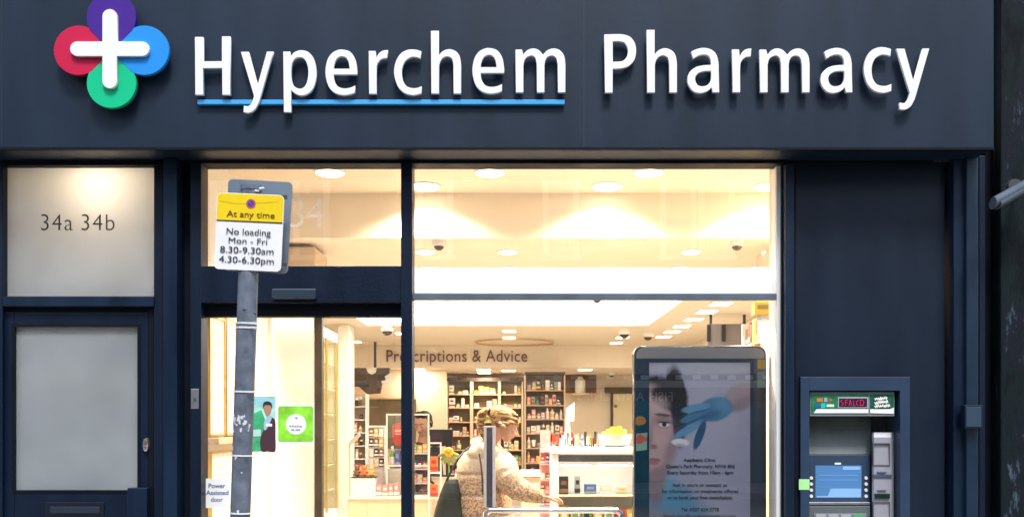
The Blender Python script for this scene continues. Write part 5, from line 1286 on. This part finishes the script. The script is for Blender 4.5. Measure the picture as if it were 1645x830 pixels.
def hand_geo(bm, wrist, fdir, palm_n, thumb_side, L=.175, curl=.5):
    """palm, four fingers and a thumb. fdir: towards the fingertips, palm_n: out of the palm"""
    f = Vector(fdir).normalized(); n = Vector(palm_n); n = (n - f * n.dot(f)).normalized(); s = f.cross(n).normalized() * thumb_side
    k = L / .185
    limb(bm, [(wrist, .026 * k, .018 * k), (wrist + f * .045 * k, .036 * k, .015 * k), (wrist + f * .085 * k, .038 * k, .013 * k)], 14, up=n)
    for i, (off, ln) in enumerate(((.030, .072), (.010, .082), (-.010, .076), (-.029, .058))):
        p0 = wrist + f * .082 * k + s * off * k; a = curl * (.25 + .08 * i)
        d1 = (f * math.cos(a) + n * math.sin(a)); p1 = p0 + d1 * ln * .45 * k
        a2 = a + curl * .7; d2 = f * math.cos(a2) + n * math.sin(a2); p2 = p1 + d2 * ln * .32 * k
        a3 = a2 + curl * .5; d3 = f * math.cos(a3) + n * math.sin(a3); p3 = p2 + d3 * ln * .25 * k
        limb(bm, [(p0, .0098 * k), (p1, .0088 * k), (p2, .0080 * k), (p3, .0068 * k)], 10)
    t0 = wrist + f * .028 * k + s * .026 * k; d = (f * .65 + s * .62 + n * .35).normalized(); t1 = t0 + d * .042 * k; d2 = (f * .85 + s * .25 + n * .4).normalized()
    t2 = t1 + d2 * .030 * k; t3 = t2 + (f * .9 + n * .4).normalized() * .022 * k
    limb(bm, [(t0, .014 * k), (t1, .0115 * k), (t2, .0098 * k), (t3, .008 * k)], 10)
SKIN = mat('skin_fair', (.62, .34, .22), .5, var=.06, scale=20)
SKIN.node_tree.nodes['Principled BSDF'].inputs['Subsurface Weight'].default_value = .08

# ---------------------------------------------------------------- shopper
WD = 6.78
def Q(px, py, dD=0.0): return W(px, py, WD) + Vector((0, dD, 0))
wo_ = thing('person', 'woman with blonde ponytail in a mottled tan puffer coat reaching right', 'person', (X(782, WD), yD(WD), 0))
hf, hs, hu = basis((.90, .18, -.42), (.18, 0, 1))
hc = Q(812, 683)
b = BM()
HP = head_geo(b, hc, hf, hs, hu, .236)
# body: pelvis to neck, one skin surface
neck_b = Q(783, 716, .02)
limb(b, [(Q(782, 850, .06), .15, .11), (Q(779, 815, .05), .13, .10), (Q(777, 770, .04), .145, .10), (Q(779, 738, .03), .13, .085), (Q(782, 722, .02), .07, .06)], 20)
limb(b, [(neck_b, .058), (Q(793, 700, .01), .052), (HP(-.12, 0, -.15), .055)], 16)
for k_ in (-1, 1):
    hip = Q(782, 860, .06) + Vector((.02, .085 * k_, 0))
    kn_ = Vector((hip.x + .05, hip.y, .46)); an = Vector((hip.x - .01 - .06 * k_, hip.y, .09))
    limb(b, [(hip, .095), ((hip + kn_) / 2, .078), (kn_, .056), ((kn_ * .6 + an * .4), .054), (an, .036)], 16)
    limb(b, [(an + Vector((-.03, 0, -.045)), .036), (an + Vector((.07, 0, -.055)), .036), (an + Vector((.15, 0, -.062)), .028)], 12)
shR = Q(814, 740, -.06); elR = Q(829, 784, -.13); wrR = Q(872, 797, -.10)
limb(b, [(shR, .05), (shR.lerp(elR, .5), .045), (elR, .038), (elR.lerp(wrR, .4), .036), (wrR, .024)], 14)
hand_geo(b, wrR, (1, .12, -.12), (0, -.35, -1), -1, .175, .55)
shL = Q(752, 738, .10); elL = Q(748, 792, .20); wrL = Q(790, 812, .26)
limb(b, [(shL, .05), (elL, .038), (elL.lerp(wrL, .4), .036), (wrL, .024)], 14)
hand_geo(b, wrL, (1, .1, -.2), (0, -.3, -1), 1, .175, .6)
me = remeshed(b, .0045, 2); body = link('body', me, SKIN, wo_)
eyes_lips(HP, hf, hs, hu, .236, body, mat('lip_rose', (.5, .16, .13), .4), mat('brow_blonde', (.30, .17, .07), .6))
# legs: dark patterned trousers
pat = bpy.data.materials.new('patterned_trousers'); pat.use_nodes = True; t = pat.node_tree; p = t.nodes['Principled BSDF']
vo = t.nodes.new('ShaderNodeTexVoronoi'); vo.inputs['Scale'].default_value = 26; ge = t.nodes.new('ShaderNodeNewGeometry'); t.links.new(ge.outputs['Position'], vo.inputs['Vector'])
rp = t.nodes.new('ShaderNodeValToRGB'); rp.color_ramp.interpolation = 'CONSTANT'; rp.color_ramp.elements[0].color = (.75, .72, .68, 1); rp.color_ramp.elements[1].color = (.012, .011, .012, 1); rp.color_ramp.elements[1].position = .32
t.links.new(vo.outputs['Distance'], rp.inputs[0]); t.links.new(rp.outputs[0], p.inputs['Base Color']); p.inputs['Roughness'].default_value = .7
b = BM()
limb(b, [(Q(776, 806, .06), .15, .13), (Q(780, 850, .06), .17, .15), (Q(782, 870, .06), .16, .15)], 22)
for k_ in (-1, 1):
    hip = Q(782, 862, .06) + Vector((.02, .085 * k_, 0)); kn_ = Vector((hip.x + .05, hip.y, .46)); an = Vector((hip.x - .01 - .06 * k_, hip.y, .13))
    limb(b, [(hip, .11), ((hip + kn_) / 2, .092), (kn_, .07), (kn_ * .6 + an * .4, .07), (an, .055)], 16)
link('trousers', remeshed(b, .008, 3), pat, wo_)
b = BM()
for k_ in (-1, 1):
    hip = Q(782, 860, .06) + Vector((.02, .085 * k_, 0)); an = Vector((hip.x - .01 - .06 * k_, hip.y, .09))
    limb(b, [(an + Vector((-.04, 0, -.045)), .044), (an + Vector((.07, 0, -.05)), .044), (an + Vector((.16, 0, -.058)), .032)], 14)
    limb(b, [(an + Vector((0, 0, -.03)), .05), (an + Vector((0, 0, .05)), .05)], 14)
me = remeshed(b, .006, 2)
for v in me.vertices: v.co.z = max(v.co.z, .006)
link('shoes', me, mat('shoe_black', (.02, .02, .02), .4), wo_)
# coat
ct = bpy.data.materials.new('puffer_coat'); ct.use_nodes = True; t = ct.node_tree; p = t.nodes['Principled BSDF']
ge = t.nodes.new('ShaderNodeNewGeometry')
n1 = t.nodes.new('ShaderNodeTexNoise'); n1.inputs['Scale'].default_value = 75; n1.inputs['Detail'].default_value = 3; n1.inputs['Roughness'].default_value = .6
n2 = t.nodes.new('ShaderNodeTexNoise'); n2.inputs['Scale'].default_value = 9
for n in (n1, n2): t.links.new(ge.outputs['Position'], n.inputs['Vector'])
rp = t.nodes.new('ShaderNodeValToRGB'); e = rp.color_ramp.elements; e[0].position = .42; e[0].color = (.24, .12, .055, 1); e[1].position = .56; e[1].color = (.62, .42, .25, 1)
t.links.new(n1.outputs['Fac'], rp.inputs[0])
# coat paler towards the shoulders: overexposed light put into the colour by height
sx = t.nodes.new('ShaderNodeSeparateXYZ'); t.links.new(ge.outputs['Position'], sx.inputs[0])
mr = t.nodes.new('ShaderNodeMapRange'); mr.inputs['From Min'].default_value = Q(0, 775).z; mr.inputs['From Max'].default_value = Q(0, 735).z
t.links.new(sx.outputs['Z'], mr.inputs['Value'])
mx = t.nodes.new('ShaderNodeMixRGB'); mx.inputs[2].default_value = (.70, .55, .38, 1); t.links.new(mr.outputs[0], mx.inputs[0]); t.links.new(rp.outputs[0], mx.inputs[1])
t.links.new(mx.outputs[0], p.inputs['Base Color']); p.inputs['Roughness'].default_value = .42; p.inputs['Sheen Weight'].default_value = .2
bu = t.nodes.new('ShaderNodeBump'); bu.inputs['Strength'].default_value = .5; bu.inputs['Distance'].default_value = .02
n3 = t.nodes.new('ShaderNodeTexNoise'); n3.inputs['Scale'].default_value = 22; n3.inputs['Detail'].default_value = 3; t.links.new(ge.outputs['Position'], n3.inputs['Vector']); t.links.new(n3.outputs['Fac'], bu.inputs['Height']); t.links.new(bu.outputs[0], p.inputs['Normal'])
b = BM()
tx = Vector((.90, .43, 0)); ty = Vector((-.43, .90, 0))
prof = [(713, 784, .085, .085), (722, 780, .13, .105), (730, 778, .175, .125), (740, 776, .205, .14), (757, 774, .222, .155), (761, 774, .208, .143), (765, 774, .224, .16), (790, 775, .236, .17), (795, 775, .222, .16),
        (799, 775, .24, .175), (822, 778, .25, .185), (827, 779, .236, .175), (831, 780, .25, .188), (856, 783, .25, .19), (866, 784, .23, .175)]
rings = []
for i, (py, pc, a, d_) in enumerate(prof): rings.append((Q(pc, py, .06), tx * a * .88, ty * d_ * .95))
loft(b, rings, 40)
def sleeve(pts, seams=7):
    out = []
    n = len(pts)
    for i in range(n - 1):
        a, c_ = pts[i], pts[i + 1]; st = 8
        for k_ in range(st):
            u = k_ / st; r_ = a[1] * (1 - u) + c_[1] * u
            r_ *= 1 - .10 * (abs(math.sin((i * st + k_) * math.pi / 8)) < .2)
            out.append((a[0].lerp(c_[0], u), r_))
    out.append(pts[-1]); limb(b, out, 22)
sleeve([(Q(806, 742, -.04), .105), (Q(814, 762, -.10), .100), (Q(827, 781, -.12), .088), (Q(846, 788, -.12), .076), (Q(864, 795, -.105), .052)])
sleeve([(Q(753, 742, .12), .09), (Q(749, 770, .19), .085), (Q(750, 795, .23), .09), (Q(775, 808, .27), .06)])
# hood / thick collar
limb(b, [(Q(764, 712, .04), .045), (Q(774, 722, -.05), .055), (Q(792, 724, -.07), .05), (Q(806, 731, -.04), .04)], 16)
limb(b, [(Q(764, 712, .04), .045), (Q(775, 712, .10), .05), (Q(795, 720, .10), .045), (Q(808, 731, .02), .038)], 16)
ball(b, Q(768, 727, -.01), (.085, .09, .06), 20, 12)
link('coat', remeshed(b, .006, 4), ct, wo_)
# hair: cap, fringe sweep, ponytail
hm = bpy.data.materials.new('blonde_hair'); hm.use_nodes = True; t = hm.node_tree; p = t.nodes['Principled BSDF']
ge = t.nodes.new('ShaderNodeNewGeometry'); mp = t.nodes.new('ShaderNodeMapping'); mp.inputs['Rotation'].default_value = (0, R(-28), 0); mp.inputs['Scale'].default_value = (9, 60, 75)
n1 = t.nodes.new('ShaderNodeTexNoise'); n1.inputs['Scale'].default_value = 1; n1.inputs['Detail'].default_value = 5; t.links.new(ge.outputs['Position'], mp.inputs[0]); t.links.new(mp.outputs[0], n1.inputs['Vector'])
rp = t.nodes.new('ShaderNodeValToRGB'); e = rp.color_ramp.elements; e[0].position = .42; e[0].color = (.15, .06, .012, 1); e[1].position = .64; e[1].color = (.78, .48, .17, 1)
t.links.new(n1.outputs['Fac'], rp.inputs[0]); t.links.new(rp.outputs[0], p.inputs['Base Color']); p.inputs['Roughness'].default_value = .45
bu = t.nodes.new('ShaderNodeBump'); bu.inputs['Strength'].default_value = .7; bu.inputs['Distance'].default_value = .008; t.links.new(n1.outputs['Fac'], bu.inputs['Height']); t.links.new(bu.outputs[0], p.inputs['Normal'])
b = BM(); rot = Matrix((hf, hs, hu)).transposed(); h = .236
ball(b, HP(-.10, 0, .19), (.42 * h, .352 * h, .355 * h), rot=rot); ball(b, HP(-.24, 0, .04), (.24 * h, .30 * h, .26 * h), rot=rot)
# swept strands from the parting back to the tie, over the ears
tie = Q(788, 662, .0)
for k_ in (-1, 1):
    for j, (a0, z0, a1, z1) in enumerate(((.27, .34, .02, .42), (.30, .26, .06, .27), (.25, .16, -.02, .12), (.12, .04, -.14, .02), (.0, -.10, -.22, -.06))):
        sd_ = k_ * (.10 + .05 * j); sd1 = k_ * (.24 + .035 * j)
        limb(b, [(HP(a0, sd_, z0), .035 * h), (HP((a0 + a1) / 2 + .02, (sd_ + sd1) / 2 + k_ * .06, (z0 + z1) / 2 + .02), .055 * h), (HP(a1, sd1 + k_ * .0, z1), .06 * h), (HP(-.34, k_ * .15, .22 - .02 * j), .05 * h), (tie, .03 * h)], 10)
    limb(b, [(HP(.28, k_ * .16, .30), .028 * h), (HP(.31, k_ * .25, .16), .022 * h), (HP(.26, k_ * .29, .0), .014 * h), (HP(.24, k_ * .27, -.10), .008 * h)], 8)
# ponytail
limb(b, [(HP(-.30, 0, .22), .075), (Q(794, 664), .055), (Q(787, 661), .030), (Q(781, 660), .024)], 16)
for j in range(8):
    a = j * .8; ox, oy = .014 * math.cos(a), .022 * math.sin(a)
    limb(b, [(tie, .018), (Q(781, 658) + Vector((ox * .6, oy, 0)), .020), (Q(774, 664) + Vector((ox, oy, 0)), .021), (Q(771.5, 680) + Vector((ox, oy, 0)), .019), (Q(773.5, 694) + Vector((ox * .8, oy * .8, 0)), .013), (Q(778, 702 + 2 * (j % 3)) + Vector((ox * .4, oy * .5, 0)), .005)], 10)
link('hair', remeshed(b, .0042, 1), hm, wo_)
b = BM(); tube(b, Q(787.5, 661), Q(784.5, 660.5), .032, .031, 20); obj('hair_tie', b, BLACK, wo_, True)
# bag on the near/back shoulder: top level thing
bg_ = thing('shoulder_bag', 'dark olive green tote bag hanging from the strap on the woman\'s shoulder', 'bag', Q(724, 800, -.08))
BAGM = mat('bag_green', (.022, .026, .014), .6, var=.3, scale=12, bump=.5, bscale=30)
b = BM()
rings = []
for py, xa, xb, th in ((768, 718, 736, .025), (775, 714, 738, .045), (790, 708, 741, .06), (815, 700, 744, .07), (850, 693, 745, .075), (880, 694, 745, .07), (888, 700, 740, .04)):
    a, c_ = Q(xa, py, -.06), Q(xb, py, -.06); rings.append(((a + c_) / 2, (c_ - a) / 2, Vector((0, th, 0))))
loft(b, rings, 28); me = remeshed(b, .006, 4); link('bag_body', me, BAGM, bg_)
b = BM(); pts = [Q(719, 770, -.13), Q(728, 752, -.14), Q(738, 735, -.13), Q(748, 722, -.08), Q(757, 716, .0)]
for p_, q_ in zip(pts[:-1], pts[1:]): tube(b, p_, q_, .008, n=8)
pts = [Q(735, 770, -.02), Q(752, 752, -.145), Q(763, 733, -.135), Q(762, 720, -.06), Q(757, 716, .0)]
obj('strap', b, mat('strap_dark', (.03, .03, .03), .5), bg_)
b = BM(); pts = [Q(771, 727, -.155), Q(774, 745, -.17), Q(776, 765, -.175), Q(777, 790, -.18)]
for p_, q_ in zip(pts[:-1], pts[1:]): tube(b, p_, q_, .006, n=8)
obj('strap', b, MATS['strap_dark'], bg_)
# flower / yellow pack beside the bag
t = thing('yellow_flower', 'yellow flower head with green leaves beside the bag', 'flower', Q(717, 740, .25))
c = Q(717, 727, .25)
b = BM()
for i in range(9):
    a = i * math.pi * 2 / 9; ball(b, c + Vector((math.cos(a) * .022, 0, math.sin(a) * .022)), (.015, .010, .015), 10, 8)
obj('petals', b, pm('yellow'), t, True)
b = BM(); ball(b, c + Vector((0, -.012, 0)), (.012, .008, .012), 12, 8); obj('heart', b, pm('orange'), t, True)
b = BM()
for i in range(7):
    a = -1.57 + (i - 3) * .42; p_ = c + Vector((math.cos(a) * .045, .02, math.sin(a) * .06)); ball(b, p_, (.016, .008, .04), 10, 8, rot=Matrix.Rotation(a + 1.57, 3, 'Y').transposed())
obj('leaf', b, mat('pale_leaf', (.34, .38, .12), .5, var=.3, scale=30), t, True)
b = BM(); tube(b, c + Vector((0, .02, -.02)), Vector((c.x, c.y + .02, .6)), .006, n=8); obj('stem', b, pm('green'), t)
b = BM(); lathe(b, Vector((c.x, c.y + .02, 0)), [(.07, 0), (.08, .02), (.10, .75), (.09, .76)], 20); o = obj('flower_pot', b, mat('olive_pot', (.22, .24, .05), .5), smooth=True, origin=(c.x, c.y + .02, 0)); tag(o, 'tall olive green floor vase behind the shopping bag', 'vase')

# ---------------------------------------------------------------- cashier
KD2 = 9.7
def C(px, py, dD=0.0): return W(px, py, KD2) + Vector((0, dD, 0))
ca = thing('person', 'cashier with short dark hair and a black top behind the checkout screen', 'person', (X(678, KD2), yD(KD2), 0))
cf, cs, cu_ = basis((-.38, -.80, -.30), (0, 0, 1))
b = BM(); hc2 = C(680, 681); CP = head_geo(b, hc2, cf, cs, cu_, .255)
limb(b, [(C(678, 790, .02), .14, .10), (C(677, 750, .02), .15, .10), (C(676, 725, .01), .15, .085), (C(678, 712, .01), .06, .055)], 18)
limb(b, [(C(678, 714, .01), .056), (CP(-.1, 0, -.2), .055)], 14)
for k_ in (-1, 1):
    sh_ = C(676 + k_ * 24, 722, .02); el = C(676 + k_ * 29, 765, -.05); wr = C(676 + k_ * 16, 778, -.26)
    limb(b, [(sh_, .05), (el, .04), (wr, .026)], 12); hand_geo(b, wr, (-k_ * .3, -1, -.1), (0, 0, -1), -k_, .18, .4)
    hip = C(677, 800, .02) + Vector((.09 * k_, 0, 0)); limb(b, [(hip, .09), (Vector((hip.x, hip.y, .46)), .06), (Vector((hip.x, hip.y, .08)), .04)], 12)
    limb(b, [(Vector((hip.x, hip.y + .03, .045)), .038), (Vector((hip.x, hip.y - .14, .035)), .032)], 12)
cbody = link('body', remeshed(b, .006, 2), mat('skin_tan', (.52, .30, .20), .5, var=.06, scale=20), ca)
eyes_lips(CP, cf, cs, cu_, .255, cbody, mat('lip_brown', (.32, .12, .09), .5), mat('brow_dark', (.03, .02, .015), .6))
b = BM()
limb(b, [(C(677, 800, .02), .16, .12), (C(677, 755, .02), .17, .12), (C(676, 728, .02), .175, .105), (C(677, 717, .01), .09, .07)], 20)
for k_ in (-1, 1):
    sh_ = C(676 + k_ * 23, 724, .02); el = C(676 + k_ * 29, 765, -.05); wr = C(676 + k_ * 18, 776, -.2)
    limb(b, [(sh_, .065), (el, .055), (wr, .042)], 14)
link('top', remeshed(b, .008, 3), mat('black_top', (.018, .016, .018), .7), ca)
b = BM()
for k_ in (-1, 1):
    hip = C(677, 797, .02) + Vector((.09 * k_, 0, 0)); limb(b, [(hip, .105), (Vector((hip.x, hip.y, .46)), .075), (Vector((hip.x, hip.y, .10)), .06)], 14)
link('trousers', remeshed(b, .01, 2), mat('dark_trousers', (.03, .03, .04), .7), ca)
b = BM(); rot = Matrix((cf, cs, cu_)).transposed(); h = .255
ball(b, CP(-.11, 0, .20), (.385 * h, .342 * h, .33 * h), rot=rot); ball(b, CP(-.24, 0, .0), (.24 * h, .30 * h, .28 * h), rot=rot)
for q_ in range(7):
    a_ = -.24 + q_ * .08
    limb(b, [(CP(.02, a_ * .8, .50 + .02 * (q_ % 2)), .05 * h), (CP(.20, a_ * 1.1, .44), .05 * h), (CP(.29 - abs(a_) * .3, a_ * 1.15 + .02, .31 + .03 * (q_ % 3)), .022 * h)], 8)
for k_ in (-1, 1): limb(b, [(CP(.12, k_ * .33, .2), .04 * h), (CP(0, k_ * .36, .02), .05 * h), (CP(-.08, k_ * .34, -.12), .04 * h)], 8)
link('hair', remeshed(b, .006, 2), mat('dark_hair', (.030, .017, .010), .8, var=.3, scale=40, bump=.4, spec=.2), ca)

# ================================================================== OTHER SIDE OF THE STREET (seen only in reflections)
OY = -17.0
def MX(px): return (px - 822.5) * (D0 - OY) / F
def MZ(py): return EYE + (HY - py) * (D0 - OY) / F
ob = thing('opposite_terrace', 'pale rendered terrace with white window surrounds and takeaway shop across the street', 'building', (0, OY - 3, 0))
def obox(name, rects, m, y0=OY - .3, y1=OY, parent=ob):
    b = BM()
    for x0, x1, z0, z1 in rects: box(b, x0, x1, y0, y1, z0, z1)
    return obj(name, b, m, parent)
obox('wall', [(-14, 14, 3.35, 9.5)], mat('terrace_brick', (.20, .15, .11), .85, var=.2, scale=4), OY - 6, OY - .01)
obox('roof', [(-14.2, 14.2, 9.5, 9.9)], mat('slate_roof', (.06, .06, .07), .7), OY - 6.2, OY + .2)
for cx_ in (-12, -9.5, -7, -4.95, -1.9, 1.2, 4.1, 5.05, 8, 11):
    b = BM()
    for z0 in (5.6, 8.0):
        h_ = 1.9 if z0 < 6 else 1.3
        box(b, cx_ - .45, cx_ - .30, OY - .009, OY + .08, z0, z0 + h_); box(b, cx_ + .30, cx_ + .45, OY - .009, OY + .08, z0, z0 + h_); box(b, cx_ - .5, cx_ + .5, OY - .009, OY + .12, z0 - .12, z0 - .001); box(b, cx_ - .5, cx_ + .5, OY - .009, OY + .12, z0 + h_ + .001, z0 + h_ + .15)
        box(b, cx_ - .3, cx_ + .3, OY - .009, OY + .03, z0 + h_ / 2 - .03, z0 + h_ / 2 + .03)
    fr_ = obj('window_surround', b, mat('stucco_white', (.8, .8, .78), .7), ob)
    b = BM()
    for z0 in (5.6, 8.0): box(b, cx_ - .3, cx_ + .3, OY - .009, OY + .01, z0, z0 + (1.9 if z0 < 6 else 1.3))
    obj('pane', b, mat('far_window', (.30, .34, .38), .1), fr_)
obox('cornice', [(-14, 14, MZ(622), MZ(611))], mat('cornice_cream', (.62, .60, .52), .7), OY - .02, OY + .25)
obox('shop_fascia', [(-14, 14, MZ(600), 3.349)], mat('fascia_far_grey', (.30, .31, .33), .6), OY - .3, OY + .1)
obox('light_row', [(-14, 14, MZ(611) + .001, MZ(600) - .001)], mat('far_dark_band', (.03, .04, .05), .5), OY - .3, OY + .06)
for k_ in range(-14, 15):
    x_ = MX(1036 + k_ * 28)
    obox('fascia_tile', [(x_ - .10, x_ + .10, MZ(609), MZ(602))], MATS['stucco_white'], OY + .061, OY + .075)
obox('shopfront_far', [(-14, 14, 2.0, MZ(622) - .001)], mat('far_navy', (.006, .015, .03), .4), OY - .3, OY + .02)
obox('shopfront_far', [(2.2, 6.5, 0, 1.999)], mat('far_teal', (.01, .10, .14), .4), OY - .3, OY)
obox('shopfront_far', [(-14, 2.199, 0, 1.999), (6.501, 14, 0, 1.999)], mat('far_shop_grey', (.16, .17, .18), .3), OY - .3, OY)
cu = text_mesh('FISH AND CHIPS', .02, .002, 1.1)
xs = [v.co.x for v in cu.vertices]; w0 = max(xs) - min(xs); ts = .215 / CAPH
cu.transform(Matrix.Diagonal((2.35 / w0, ts, 1, 1))); cu.transform(Matrix.Rotation(R(90), 4, 'X')); cu.transform(Matrix.Rotation(R(180), 4, 'Z')); cu.transform(Matrix.Translation((MX(1083), OY + .03, MZ(643))))
link('lettering', cu, mat('far_letter', (.8, .8, .8), .5), ob)
b = BM(); box(b, -14.2, 14.2, OY - 6, OY - .31, -.12, 3.349); obj('rear_block', b, MATS['far_shop_grey'], ob)
